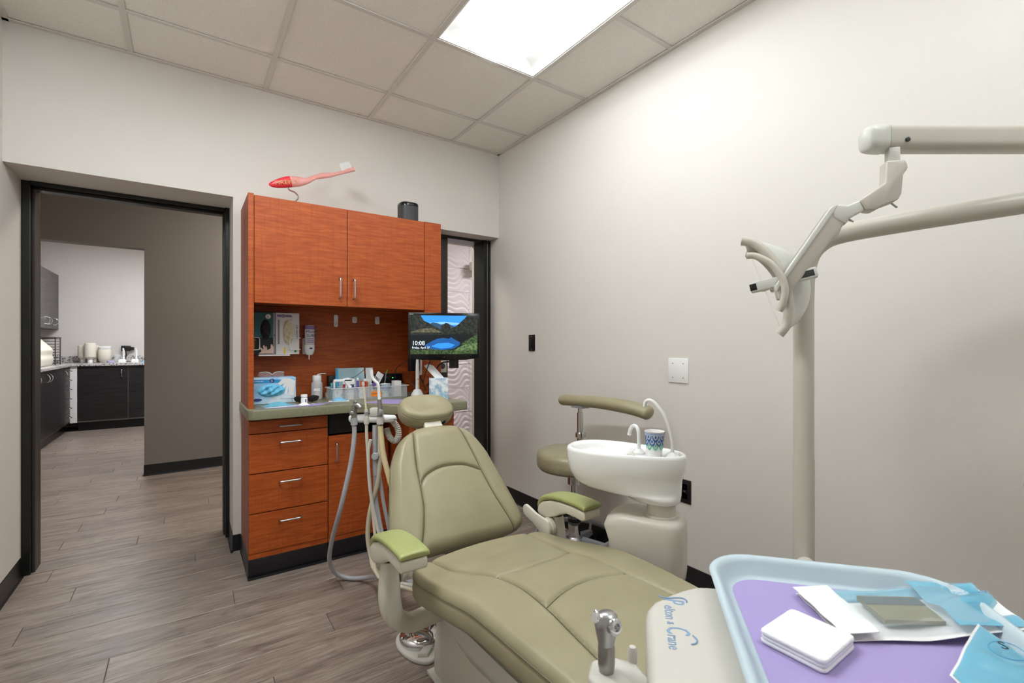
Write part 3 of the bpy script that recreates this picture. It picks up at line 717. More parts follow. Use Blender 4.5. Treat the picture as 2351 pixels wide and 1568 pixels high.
t = thing('pill_bottle', 'small white pill bottle with a ribbed cap standing on purple paper', 'bottle', (.525, 2.74, ZK + .0012))
O('body', lathe([(.014, 0), (.0165, .003), (.0165, .03), (.014, .036), (.0125, .037)], .525, 2.74, ZK + .0012), 'paper_white', t)
O('cap', lathe([(.0155, .037), (.0165, .038), (.0165, .05), (.0155, .052)], .525, 2.74, ZK + .0012), 'white_plastic', t)
O('label', flat([(0, 0), (.005, 0), (.005, .022), (0, .022)], .527, 2.7232, ZK + .006, .0006), 'ink_navy', t, 0)
def paper(name, pts, z, m, lab, cat, t_=.0008, curl=0.0, group=None):
    (ax_, ay), (bx, by), (cx, cy), (dx, dy) = pts
    def f(u, v):
        x = (ax_ * (1 - u) + bx * u) * (1 - v) + (dx * (1 - u) + cx * u) * v
        y = (ay * (1 - u) + by * u) * (1 - v) + (dy * (1 - u) + cy * u) * v
        return (x, y, z + t_ + curl * (abs(2 * u - 1) ** 3 + .6 * abs(2 * v - 1) ** 3) * .5)
    return tag(O(name, sheet(f, 10, 10, t_), m), lab, cat, group)
paper('bib_sheet', [(.32, 2.645), (.575, 2.625), (.66, 2.73), (.40, 2.75)], ZK, 'purple_paper', 'lilac paper sheet under the pill bottle at the left of the worktop', 'paper')
paper('bib_sheet', [(.80, 2.61), (.97, 2.43), (1.14, 2.52), (.98, 2.72)], ZK, 'purple_paper', 'lilac paper sheet on the worktop in front of the plastic organizer', 'paper')
def crumpled(name, cx, cy, z, rx, ry, h, m, seed, lab, cat, rz=0.0, t_=.0008):
    rnd = random.Random(seed); ph = [(rnd.uniform(1.5, 4), rnd.uniform(1.5, 4), rnd.uniform(0, 6)) for _ in range(4)]
    def f(u, v):
        x, y = (2 * u - 1) * rx, (2 * v - 1) * ry
        b = sum(math.sin(k * 3 * u + l * 3 * v + p) for k, l, p in ph) / 4
        zz = z + t_ + .0006 + h * max(0, (1 - (2 * u - 1) ** 2) * (1 - (2 * v - 1) ** 2) * (.6 + .5 * b))
        return (cx + x * math.cos(rz) - y * math.sin(rz), cy + x * math.sin(rz) + y * math.cos(rz), zz)
    return tag(O(name, sheet(f, 16, 16, t_), m, sm=50), lab, cat)
t = thing('instrument_pouch', 'blue and clear sterilization pouch lying on the left lilac sheet', 'pouch', (.40, 2.715, ZK + .001))
def wrinkled(cx, cy, z, rx, ry, h, seed, rz=0.0, t_=.0008, n=16):
    rnd = random.Random(seed); ph = [(rnd.uniform(1.5, 4), rnd.uniform(1.5, 4), rnd.uniform(0, 6)) for _ in range(4)]
    def f(u, v):
        x, y = (2 * u - 1) * rx, (2 * v - 1) * ry
        b = sum(math.sin(k * 3 * u + l * 3 * v + p) for k, l, p in ph) / 4
        zz = z + t_ + .0006 + h * max(0, (1 - (2 * u - 1) ** 2) * (1 - (2 * v - 1) ** 2) * (.6 + .5 * b))
        return (cx + x * math.cos(rz) - y * math.sin(rz), cy + x * math.sin(rz) + y * math.cos(rz), zz)
    return sheet(f, n, n, t_)
O('paper_back', wrinkled(.40, 2.705, ZK + .001, .075, .045, .004, 2, .2), 'paper_white', t, 50)
O('film_front', wrinkled(.395, 2.712, ZK + .004, .07, .04, .02, 4, .2), 'pouch_blue', t, 50)
crumpled('tissue_scrap', .513, 2.682, ZK + .0012, .026, .022, .014, 'tissue', 12, 'crumpled white tissue beside the small white pill bottle', 'tissue', .4)
tag(O('cotton_swab', tube([(.557, 2.70, ZK + .0035), (.567, 2.674, ZK + .0035)], .0022, 8), 'paper_white'), 'tiny white swab on the left lilac sheet', 'swab')
t = thing('face_mask', 'folded pale blue face mask on white paper at the worktop bend', 'mask', (.72, 2.76, ZK))
O('paper', wrinkled(.715, 2.765, ZK, .055, .03, .002, 3, -.25), 'paper_white', t, 50)
O('folded_mask', wrinkled(.72, 2.775, ZK + .002, .04, .028, .026, 6, -.25), 'mask_blue', t, 50)

# ---------------------------------------------------------------- clear plastic organizer and its contents
bx0, bx1, by0, by1 = .685, 1.135, 2.79, 2.93
t = thing('organizer_bin', 'clear plastic divided organizer bin filled with supplies on the worktop', 'bin', ((bx0 + bx1) / 2, (by0 + by1) / 2, ZK))
w_ = .0015; H_ = .072
O('tub', J(box(bx0, bx1, by0, by1, ZK, ZK + w_), box(bx0, bx1, by0, by0 + w_, ZK, ZK + H_), box(bx0, bx1, by1 - w_, by1, ZK, ZK + H_), box(bx0, bx0 + w_, by0, by1, ZK, ZK + H_), box(bx1 - w_, bx1, by0, by1, ZK, ZK + H_)), 'clear_plastic', t, 0)
O('rim', J(rb(bx0 - .008, bx1 + .008, by0 - .008, by0 + .002, ZK + H_ - .004, ZK + H_, .001), rb(bx0 - .008, bx1 + .008, by1 - .002, by1 + .008, ZK + H_ - .004, ZK + H_, .001), rb(bx0 - .008, bx0 + .002, by0, by1, ZK + H_ - .004, ZK + H_, .001), rb(bx1 - .002, bx1 + .008, by0, by1, ZK + H_ - .004, ZK + H_, .001)), 'frost', t, 0)
for x in (.762, .83, .905, .975, 1.05): O('divider', box(x, x + .001, by0 + .002, by1 - .002, ZK + w_, ZK + .06), 'clear_plastic', t, 0)
o_ = O('label_card', rb(.908, .972, by0 - .0012, by0 - .0002, ZK + .012, ZK + .044, .0003), 'orange_label', t, 0)
O('lettering', text('COMPOSITE', .0115, vface(.9115, by0 - .0016, ZK + .025), shear=.1), 'ink_black', o_, 0)
def cupgeo(r0, r1, h, x, y, z, wall=.0008, seg=24): return lathe([(r0 - .001, .003), (r0, 0), (r1, h), (r1 + .001, h + .0015), (r1 + .0005, h + .002), (r1 - wall, h), (r0 - wall, .004)], x, y, z, seg)
def dixie(x, y, z, r0, r1, h, lab, blue, group=None):
    t = thing('paper_cup', lab, 'cup', (x, y, z), group=group)
    O('cup', cupgeo(r0, r1, h, x, y, z), 'paper_white', t)
    def rad(q): return r0 + (r1 - r0) * q / h + .0005
    if blue:
        for nm, m, z0, z1, n, ph in (('blue_scallops', 'ink_cup_blue', .60, .93, 8, 0), ('blue_scallops', 'ink_cup_blue', .42, .93, 8, .5), ('green_scallops', 'ink_cup_green', .26, .62, 8, 0)):
            gs = []
            for k in range(n):
                a0 = 2 * math.pi * (k + ph) / n; hw = math.pi / n * .92
                outer = [(a0 + hw * math.cos(R(180 + 180 * i / 10)), h * (z0 + .26 + .24 * math.sin(R(180 + 180 * i / 10)))) for i in range(11)]
                inner = [(a0 + hw * .72 * math.cos(R(180 + 180 * i / 10)), h * (z0 + .28 + .17 * math.sin(R(180 + 180 * i / 10)))) for i in range(11)]
                P_ = lambda a, q, e: (x + (rad(q) + e) * math.cos(a), y + (rad(q) + e) * math.sin(a), z + q)
                V = [P_(a, q, .0002) for a, q in outer] + [P_(a, q, .0002) for a, q in inner]
                gs.append((V, [(i, i + 1, 12 + i, 11 + i) for i in range(10)]))
                dot = [P_(a0 + hw * .3 * math.cos(R(30 * i)), h * (z0 + .22) + h * .06 * math.sin(R(30 * i)), .0003) for i in range(12)]
                gs.append((dot, [tuple(range(12))]))
            O(nm, J(*gs), m, t, 0)
        O('top_band', loft([[(x + (rad(q) + .0002) * math.cos(R(12 * i)), y + (rad(q) + .0002) * math.sin(R(12 * i)), z + q) for i in range(30)] for q in (h * .90, h * .97)], False), 'ink_cup_band', t, 60)
    else:
        def patch(a0, q0, ra, rq): return [(x + (rad(q0 + rq * math.sin(R(36 * i))) + .0003) * math.cos(a0 + ra * math.cos(R(36 * i))), y + (rad(q0 + rq * math.sin(R(36 * i))) + .0003) * math.sin(a0 + ra * math.cos(R(36 * i))), z + q0 + rq * math.sin(R(36 * i))) for i in range(10)]
        rnd = random.Random(int(x * 1e4))
        for nm, m in (('violet_print', 'lavender'), ('green_print', 'pale_green')):
            O(nm, J(*[(patch(rnd.uniform(0, 6.28), h * rnd.uniform(.25, .75), .25, h * .13), [tuple(range(10))]) for _ in range(6)]), m, t, 0)
    return t
mat('ink_cup_blue', '3B67B0', .6); mat('ink_cup_green', '6FC4A6', .6); mat('ink_cup_band', '9DB6DC', .6); mat('pale_green', 'C5E3D6', .6)
G_ = 'paper cups standing in the organizer bin'
dixie(.727, 2.83, ZK + .0018, .019, .026, .063, 'pastel printed paper cup in the organizer slot nearest the alcohol bottle', False, G_)
dixie(.797, 2.83, ZK + .0018, .019, .026, .063, 'pastel printed paper cup in the second organizer slot', False, G_)
dixie(.868, 2.83, ZK + .0018, .019, .026, .063, 'pastel printed paper cup beside the orange card of the organizer', False, G_)
dixie(1.012, 2.84, ZK + .0018, .022, .029, .078, 'blue and green scallop paper cup in the organizer bin', True)
tag(O('white_carton', rb(1.06, 1.105, 2.81, 2.86, ZK + .0018, ZK + .098, .0015), 'box_white'), 'plain white small carton at the right end of the organizer', 'carton')
items = [('tube_teal', .705), ('paper_white', .722), ('tube_teal', .736), ('tube_red', .775), ('paper_white', .79), ('tube_violet', .842), ('ink_navy', .82), ('tube_violet', .86), ('tube_orange', .885), ('tube_red', .90), ('tube_orange', .915), ('frost', .93), ('black_gloss', .955)]
names = {'tube_teal': 'teal', 'paper_white': 'white', 'tube_red': 'dark red', 'tube_violet': 'violet', 'ink_navy': 'navy blue', 'tube_orange': 'orange', 'frost': 'frosted', 'black_gloss': 'black'}
tl = ['teal capped tube at the organizer end next to the alcohol bottle', 'white capped tube between the two teal tubes', 'teal capped tube beside the first divider of the organizer', 'dark red capped tube under the dispensing gun', 'white capped tube right beside a dark red tube', 'violet capped tube next to the navy blue tube', 'navy blue capped tube in the organizer', 'violet capped tube beside the third pastel cup', 'orange capped tube behind the third pastel cup', 'dark red capped tube between two orange tubes', 'orange capped tube behind the orange card', 'frosted capped tube beside the black clamp tool', 'black capped tube behind the clamp tool']
for i, (m, x) in enumerate(items):
    y = 2.885 + (i % 3) * .012; hh = .075 + (i * 37 % 5) * .006
    t = thing('material_syringe', tl[i], 'tube', (x, y, ZK + .0018), group='material tubes in the organizer')
    O('barrel', lathe([(.006, 0), (.0068, .002), (.0068, hh), (.005, hh + .004)], x, y, ZK + .0018, 12), m, t)
    O('cap', lathe([(.0075, hh + .004), (.0075, hh + .018), (.006, hh + .02)], x, y, ZK + .0018, 12), 'white_plastic' if i % 2 else m, t)
# caulk-style impression gun lying over the bin
t = thing('dispenser_gun', 'white plastic dispensing gun resting across the organizer bin', 'dispenser gun', (.76, 2.80, ZK + .075))
O('barrel', rb(.695, .80, 2.795, 2.815, ZK + .108, ZK + .122, .004), 'white_plastic', t)
O('body', bev(prism([(.0, 0), (.045, 0), (.05, .03), (.012, .04), (-.02, .035)], -.01, .01, FR((.765, 2.805, ZK + .09), (1, 0, 0), (0, 0, 1))), .003), 'white_plastic', t)
O('grip', tube([(.775, 2.805, ZK + .095), (.782, 2.805, ZK + .082), (.79, 2.805, ZK + .073)], [.011, .01, .012], 10), 'white_plastic', t)
O('plunger', tube([(.80, 2.805, ZK + .115), (.812, 2.805, ZK + .115), (.815, 2.805, ZK + .085), (.815, 2.805, ZK + .075)], .004, 8), 'white_plastic', t)
t = thing('matrix_clamp', 'black and violet clamp tool lying on top of the organizer bin', 'tool', (.945, 2.83, ZK + .075))
O('body', rb(.925, .96, 2.82, 2.84, ZK + .085, ZK + .108, .006), 'black_gloss', t)
O('jaw', tube(sp([(.93, 2.83, ZK + .10), (.925, 2.826, ZK + .12), (.945, 2.825, ZK + .13), (.96, 2.83, ZK + .115)], 4), .004, 8), 'chrome', t)
O('knob', lathe_dir([(.01, 0), (.012, .004), (.012, .012), (.01, .016)], (.935, 2.822, ZK + .083), (0, -1, 0), 14), 'tube_violet', t)
t = thing('bur_tool', 'blue tipped dental instrument sticking out of the organizer bin', 'instrument', (1.02, 2.90, ZK + .0018))
O('handle', tube([(1.02, 2.90, ZK + .003), (1.035, 2.885, ZK + .145)], [.0035, .0045], 8), 'chrome', t)
O('tip', tube([(1.035, 2.885, ZK + .145), (1.04, 2.88, ZK + .165)], [.004, .0025], 8), 'ink_green', t)
# sterilization pouches propped up at the back of the bin
def upright(x0, x1, y, z0, z1, seed, lean=.03, amp=.006):
    rnd = random.Random(seed); ph = [rnd.uniform(0, 6) for _ in range(3)]
    def f(u, v): return (x0 + (x1 - x0) * u, y + lean * v + amp * (math.sin(u * 9 + ph[0]) + math.sin(v * 7 + u * 4 + ph[1])) * .5, z0 + (z1 - z0) * v)
    a = grid(f, 14, 12); b = mv(a, 0, -.001, 0); return J(a, b)
t = thing('instrument_pouch', 'large pale teal sterilization pouch leaning behind the organizer', 'pouch', (.83, 2.97, ZK))
O('film', upright(.755, .925, 2.955, ZK + .0, ZK + .178, 3), 'pouch_teal', t, 60)
O('seal_strip', upright(.75, .765, 2.953, ZK + .0, ZK + .18, 3), 'pouch_dark', t, 60)
O('cord', tube(sp([(.795, 2.947, ZK + .11), (.83, 2.945, ZK + .115), (.865, 2.943, ZK + .13), (.905, 2.943, ZK + .16), (.92, 2.945, ZK + .17)], 5), .0016, 8), 'dark_grey', t)
t = thing('instrument_pouch', 'narrow clear sterilization pouch standing beside the barcode pack', 'pouch', (.955, 2.955, ZK))
O('film', upright(.928, .978, 2.945, ZK, ZK + .18, 5, .02, .004), 'pouch_clear', t, 60)
O('paper_back', upright(.93, .976, 2.95, ZK, ZK + .176, 5, .02, .004), 'paper_white', t, 60)
t = thing('barcode_pack', 'white blister pack with a printed barcode tilted above the organizer', 'pack', (.99, 2.93, ZK + .0018))
fm = FR((.958, 2.915, ZK + .075), (.5, .0, .55), (-.55, .18, .5))
fm = FR((.95, 2.92, ZK + .078), (.045, 0, -.03), (.04, .02, .075))
O('card', X(rb(0, .045, 0, .095, 0, .003, .001), fm), 'paper_white', t, 0)
O('barcode', X(J(*[box(.008 + .0035 * k, .0095 + .0035 * k + (.001 if k % 3 == 0 else 0), .02, .055, .003, .0034) for k in range(8)]), fm), 'ink_black', t, 0)
O('stem', tube([(.955, 2.92, ZK + .004), (.97, 2.93, ZK + .09)], .003, 8), 'paper_white', t)
# black electronics behind
t = thing('network_box', 'black set-top electronics box with a green light behind the organizer', 'electronics box', (.9, 3.02, ZK))
O('case', rb(.715, 1.19, 3.0, 3.055, ZK, ZK + .132, .004), 'black_plastic', t)
O('front_panel', rb(1.06, 1.186, 2.9975, 3.001, ZK + .07, ZK + .126, .002), 'black_gloss', t)
O('status_light', rb(1.116, 1.122, 2.996, 2.998, ZK + .103, ZK + .108, .0005), 'led_green', t)
O('button', lathe_dir([(.012, 0), (.011, .002)], (1.165, 2.999, ZK + .075), (0, -1, 0), 18), 'dark_grey', t)
# power strip and adapter on the right side panel
t = thing('power_strip', 'white upright power strip on the cabinet side behind the monitor', 'power strip', (1.28, 2.95, ZK + .14))
O('body', rb(1.272, 1.296, 2.92, 2.96, ZK + .12, ZK + .35, .004), 'white_plastic', t)
for k in range(3): O('socket', rb(1.2705, 1.2725, 2.927, 2.953, ZK + .14 + k * .065, ZK + .175 + k * .065, .001), 'ink_grey', t)
t = thing('power_adapter', 'black plug-in power adapter on the white power strip', 'adapter', (1.25, 2.93, ZK + .16))
O('brick', rb(1.2, 1.271, 2.905, 2.945, ZK + .15, ZK + .235, .006), 'black_plastic', t)
O('cable', tube(sp([(1.21, 2.92, ZK + .152), (1.2, 2.92, ZK + .12), (1.21, 2.9, ZK + .07), (1.235, 2.86, ZK + .03), (1.25, 2.82, ZK + .006)], 6), .0028, 8), 'black_plastic', t)
O('cable', tube(sp([(1.205, 2.925, ZK + .22), (1.17, 2.95, ZK + .20), (1.14, 2.975, ZK + .17), (1.13, 2.985, ZK + .14), (1.13, 2.98, ZK + .10)], 6), .0025, 8), 'black_plastic', t)
# curing light in its stand
t = thing('curing_light', 'white cordless curing light standing in its charger', 'curing light', (1.165, 2.70, ZK))
O('charger', loft([[(x, y, ZK + z) for x, y in ell(1.165, 2.70, r * 1.15, r, 24, 2.5)] for r, z in ((.032, 0), (.034, .004), (.032, .02), (.02, .045), (.014, .05))]), 'white_plastic', t)
O('wand', tube([(1.165, 2.70, ZK + .045), (1.166, 2.702, ZK + .12), (1.167, 2.705, ZK + .20), (1.168, 2.706, ZK + .235)], [.0115, .012, .0105, .008], 14), 'white_plastic', t)
O('button', lathe_dir([(.005, 0), (.004, .002)], (1.1655, 2.69, ZK + .112), (0, -1, 0), 14), 'orange_label', t)
O('print', J(*[box(1.1635, 1.168, 2.6885, 2.6895, ZK + .062 + k * .007, ZK + .066 + k * .007) for k in range(5)]), 'orange_label', t, 0)
O('tip', tube(sp([(1.168, 2.706, ZK + .235), (1.168, 2.706, ZK + .27), (1.166, 2.7, ZK + .285), (1.155, 2.69, ZK + .295)], 4), .005, 10), 'black_gloss', t)
tag(O('charger_cable', tube(sp([(1.212, 2.70, ZK + .006), (1.24, 2.67, ZK + .012), (1.275, 2.66, ZK + .006), (1.285, 2.69, ZK + .02), (1.25, 2.71, ZK + .006), (1.225, 2.69, ZK + .02), (1.25, 2.66, ZK + .03), (1.28, 2.70, ZK + .03), (1.28, 2.75, ZK + .06), (1.275, 2.80, ZK + .10)], 6), .003, 8), 'black_plastic'), 'tangled black cable at the foot of the curing light', 'cable')
# tissue box
t = thing('tissue_box', 'floral blue cube tissue box at the right end of the worktop', 'tissue box', (1.235, 2.55, ZK), R(-25))
s_ = .055
mat('floral', 'E8ECEE', .6, var=('8FB3CC', 26, .45, .6)); mat('block_blue', '6FA3B4', .6, var=('A9C6C6', 60, .5, .62))
O('box', rb(-s_, s_, -s_, s_, 0, .125, .002), 'floral', t, 0, world=False)
O('side_print', J(*[box(s_ + .0001, s_ + .0006, -s_ + .002 + i * .0215 + .008 * (j % 2), min(s_ - .002, -s_ + .022 + i * .0215 + .008 * (j % 2)), .003 + j * .0152, .016 + j * .0152) for i in range(5) for j in range(8)]), 'block_blue', t, 0, world=False)
O('tissue', X(sheet(lambda u, v: (-.02 + .055 * u - .065 * v, -.01 + .02 * math.sin(4 * u) * v, .124 + .085 * v - .02 * abs(u - .5) * v), 12, 10, .001), Matrix.Identity(4)), 'tissue', t, 60, world=False)
t = thing('outlet_box', 'beige surface outlet box with a round socket behind the tissue box', 'outlet', (1.345, 2.78, .99))
O('box', rb(1.32, 1.385, 2.74, 2.80, ZK + .145, ZK + .225, .003), 'unit_grey', t)
O('socket', lathe_dir([(.018, 0), (.018, .003), (.014, .004)], (1.355, 2.74, ZK + .185), (0, -1, 0), 20), 'dark_grey', t)
# monitor
mc = Vector((1.233, 2.47, 1.228)); nrm = Vector((-.42, -.907, 0)).normalized(); rx = Vector((-nrm.y, nrm.x, 0)) * -1
rx = Vector((.907, -.42, 0)).normalized()
t = thing('monitor', 'black flat computer monitor on an arm showing a lake landscape', 'monitor', (mc.x, mc.y, mc.z - .14))
mm = FR(mc, rx, (0, 0, 1))                        # local x right, y up, z towards the viewer
MWd, MHt = .206, .134
O('bezel', bev(X(prism([(-MWd, MHt), (MWd, MHt), (MWd, -MHt + .004), (MWd * .6, -MHt - .006), (0, -MHt - .009), (-MWd * .6, -MHt - .006), (-MWd, -MHt + .004)], -.016, 0), mm), .004, 2), 'black_gloss', t)
O('back_shell', X(rb(-.14, .14, -.10, .10, -.05, -.015, .012), mm), 'black_plastic', t)
def scr(poly, h): return prism(poly, .0004 + h * .00015, .0005 + h * .00015, mm)
sx0, sx1, sy0, sy1 = -.193, .193, -.106, .118
def q(u, v): return (sx0 + (sx1 - sx0) * u, sy0 + (sy1 - sy0) * v)
def em(name, col, s=1.0, v=None): mat(name, col, .4, emit=s, var=v)
em('scr_sky', '2F86D8', .55); em('scr_sky_light', '7FB8E8', .5); em('scr_far', '2C4A6B', .4); em('scr_rock', '15191A', .35, ('3A3D36', 70, .4, .7)); em('scr_rock2', '3A3A2E', .4, ('77705A', 90, .4, .7)); em('scr_water', '17508F', .5); em('scr_dark', '10161C', .3); em('scr_green', '1C2C18', .4, ('55703F', 110, .4, .7)); em('scr_green2', '34492A', .4, ('7A9460', 100, .4, .7)); em('scr_white', 'E8F4FF', .8)
S_ = O('screen', [(scr([q(0, 0), q(1, 0), q(1, 1), q(0, 1)], 0), 'scr_dark'),
  (scr([q(.10, .6), q(.9, .6), q(.86, 1), q(.14, 1)], 1), 'scr_sky'),
  (scr([q(.2, .80), q(.5, .84), q(.8, .80), q(.75, .76), q(.3, .75)], 2), 'scr_sky_light'),
  (scr([q(.24, .5), q(.25, .76), q(.33, .82), q(.40, .80), q(.45, .77), q(.55, .80), q(.62, .74), q(.68, .70), q(.72, .55)], 3), 'scr_far'),
  (scr([q(.42, .5), q(.45, .72), q(.52, .81), q(.57, .79), q(.60, .68), q(.62, .5)], 4), 'scr_rock'),
  (scr([q(0, .5), q(0, 1), q(.15, 1), q(.2, .86), q(.28, .80), q(.36, .72), q(.42, .66), q(.48, .55), q(.45, .5)], 5), 'scr_rock'),
  (scr([q(.0, .56), q(.08, .62), q(.2, .66), q(.33, .68), q(.42, .60), q(.46, .56)], 6), 'scr_rock2'),
  (scr([q(.46, .54), q(.6, .66), q(.7, .76), q(.8, .92), q(.84, 1), q(1, 1), q(1, .5)], 5), 'scr_rock'),
  (scr([q(.20, .22), q(.3, .12), q(.45, .10), q(.64, .14), q(.72, .22), q(.74, .30), q(.66, .38), q(.6, .44), q(.57, .40), q(.48, .42), q(.40, .40), q(.32, .34)], 6), 'scr_water'),
  (scr([q(.30, .2), q(.45, .14), q(.6, .17), q(.66, .24), q(.56, .30), q(.4, .28)], 7), 'scr_sky'),
  (scr([q(0, 0), q(1, 0), q(1, .10), q(.72, .13), q(.5, .10), q(.3, .13), q(.12, .10), q(0, .14)], 8), 'scr_green'),
  (scr([q(.62, .08), q(.72, .18), q(.82, .26), q(1, .30), q(1, .1)], 9), 'scr_green2'),
  (scr([q(.72, .24), q(.85, .38), q(1, .52), q(1, .30)], 9), 'scr_green')], None, t, 0)
LT([(text('10:08', .036, mm @ Matrix.Translation((sx0 + .008, sy0 + .052, .0022)), sx=.92), 'scr_white'), (text('Friday, April 27', .0175, mm @ Matrix.Translation((sx0 + .009, sy0 + .032, .0022)), sx=.92), 'scr_white')], S_)
O('power_button', X(lathe([(.004, 0), (.004, .002)], 0, -.124, 0, 12), mm), 'dark_grey', t)
O('brand_print', X(box(-.198, -.176, .123, .1265, .0002, .0006), mm), 'ink_grey', t, 0)
O('mount', X(J(rb(.03, .085, -.19, -.10, -.06, -.03, .004)), mm), 'black_plastic', t)
O('arm', tube([tuple(mm @ Vector((.0, -.05, -.05))), (1.27, 2.60, 1.2), (1.27, 2.687, 1.2)], .018, 12), 'black_plastic', t)
O('cable', tube(sp([tuple(mm @ Vector((.06, -.15, -.05))), (1.26, 2.58, 1.06), (1.24, 2.64, .97), (1.22, 2.72, .91), (1.25, 2.80, .93), (1.265, 2.90, .97)], 8), .004, 8), 'black_plastic', t)
O('cable', tube(sp([tuple(mm @ Vector((-.07, -.12, -.04))), (1.16, 2.56, 1.02), (1.17, 2.62, .95), (1.21, 2.68, .90), (1.23, 2.75, .87)], 8), .003, 8), 'black_plastic', t)
# ================================================================ dental chair
XC = .885
ch = thing('dental_chair', 'olive leather dental chair with headrest and green arm pads', 'dental chair', (XC, 1.2, 0))
def seamd(x, y, segs):
    best = 9
    for (ax_, ay, bx, by) in segs:
        dx, dy = bx - ax_, by - ay; L2 = dx * dx + dy * dy
        u = max(0, min(1, ((x - ax_) * dx + (y - ay) * dy) / L2)); d = math.hypot(x - ax_ - u * dx, y - ay - u * dy)
        if d < best: best = d
    return best
def segs(*lines):
    out = []
    for l in lines:
        p = sp([(a, b, 0) for a, b in l], 5); out += [(p[i].x, p[i].y, p[i + 1].x, p[i + 1].y) for i in range(len(p) - 1)]
    return out
mat('leather_seam', '6E6750', .5)
# seat and leg rest: one long cushion
zt = smooth_tab([(.12, .485), (.3, .49), (.5, .502), (.70, .510), (.86, .513), (.99, .512), (1.08, .503), (1.25, .468), (1.35, .448), (1.48, .436)], 8)
hw = smooth_tab([(.12, .235), (.4, .25), (.7, .272), (.9, .283), (1.1, .288), (1.3, .288), (1.40, .286), (1.435, .280), (1.455, .268), (1.470, .245), (1.480, .21), (1.487, .15)], 8)
seat_lines = ([(.205, 1.487), (.195, 1.40), (.185, 1.32), (.165, 1.24), (.145, 1.15), (.142, 1.03), (.148, .913), (.175, .69), (.19, .4), (.19, .13)],
                  [(-.205, 1.487), (-.195, 1.40), (-.185, 1.32), (-.165, 1.24), (-.145, 1.15), (-.142, 1.03), (-.148, .913), (-.175, .69), (-.19, .4), (-.19, .13)],
                  [(-.145, 1.15), (-.07, 1.13), (.0, 1.125), (.08, 1.13), (.145, 1.15)], [(-.148, .913), (-.08, .935), (0, .945), (.08, .935), (.148, .913)])
seat_seams = segs(*seat_lines)
# (on the right the seams run further out, as the cushion is wider there)
ny, nu = 300, 150
rings = []
ysl = [1.487 - (1.487 - .12) * (i / ny) ** 1.0 for i in range(ny + 1)]
for y in ysl:
    W = lerp(y, hw); zc = lerp(y, zt); th = .085 if y > .9 else .085 - .02 * (.9 - y)
    e = min(1, max(.0, (1.4875 - y) / .026)); er = (1 - (1 - e) ** 2) ** .5             # rounded back end
    e2 = min(1, max(0, (y - .1195) / .04)); er *= (1 - (1 - e2) ** 2) ** .5
    ring = []
    for k in range(nu + 1):
        u = -1 + 2 * k / nu; uu = math.copysign(1 - (1 - abs(u)) ** 1.25, u) if False else u
        x = W * uu
        edge = max(0, (abs(uu) - .93) / .07)
        z = zc + .020 * (1 - uu * uu) - .016 * edge ** 2.4
        d = seamd(x, y, seat_seams) if abs(uu) < .97 else 9
        if d < .03: z -= .0085 * math.exp(-(d / .004) ** 2) + .005 * math.exp(-(d / .013) ** 2)
        dp = abs(abs(uu) - .985)
        ring.append((XC + x, y, zc - th / 2 + (z - zc + th / 2) * er))
    zb = zc - th / 2
    for xx, zz in ((1.004, -.022), (1.006, -.028), (1.001, -.031), (1.006, -.034), (1.012, -.055), (1.01, -.07), (1.0, -.08), (.97, -.088), (.8, -.092), (.4, -.094), (0, -.095), (-.4, -.094), (-.8, -.092), (-.97, -.088), (-1.0, -.08), (-1.01, -.07), (-1.012, -.055), (-1.006, -.034), (-1.001, -.031), (-1.006, -.028), (-1.004, -.022)):
        ring.append((XC + W * xx, y, zb + (zc + zz - zb) * er))
    rings.append(ring)
seat = O('seat_cushion', loft(rings), 'leather', ch, 75)
def seat_z(x, y):
    W = lerp(y, hw); u = x / W; edge = max(0, (abs(u) - .93) / .07)
    return lerp(y, zt) + .020 * (1 - u * u) - .016 * edge ** 2.4 - .0095
for l in seat_lines:
    pts = [p for p in sp([(a, b, 0) for a, b in l], 8) if .13 < p.y < 1.465]
    O('seam', tube([(XC + p.x, p.y, seat_z(p.x, p.y)) for p in pts], .0013, 6), 'leather_seam', seat)
for s_ in (-1, 1):
    O('piping', tube([(XC + s_ * (lerp(y, hw) * 1.004 - .0005), y, lerp(y, zt) - .0235) for y in [1.46 - k * .02 for k in range(66)]], .0022, 6), 'leather_seam', seat)
# backrest
A = Vector((XC, 1.57, .434)); tv = Vector((0, .287, .396)).normalized(); nv_ = Vector((0, -.396, .287)).normalized()
bm_ = FR(A, (1, 0, 0), tv)                        # local x right, y up the back, z = (1,0,0) x tv
bw = smooth_tab([(-.022, .17), (-.014, .225), (.0, .262), (.02, .282), (.05, .287), (.12, .273), (.2, .255), (.28, .236), (.334, .222), (.38, .203), (.42, .180), (.45, .152), (.472, .118), (.484, .085), (.492, .04)], 8)
back_lines = ([(-.10, .495), (-.118, .412), (-.132, .314), (-.136, .255), (-.145, .157), (-.16, .092), (-.19, .0), (-.192, -.02)], [(.10, .495), (.118, .412), (.138, .314), (.146, .255), (.165, .157), (.185, .092), (.213, .01), (.215, -.02)],
                  [(-.136, .235), (-.12, .258), (-.09, .279), (-.04, .294), (.02, .296), (.08, .286), (.146, .255)])
back_seams = segs(*back_lines)
nb, nu = 170, 140; rings = []
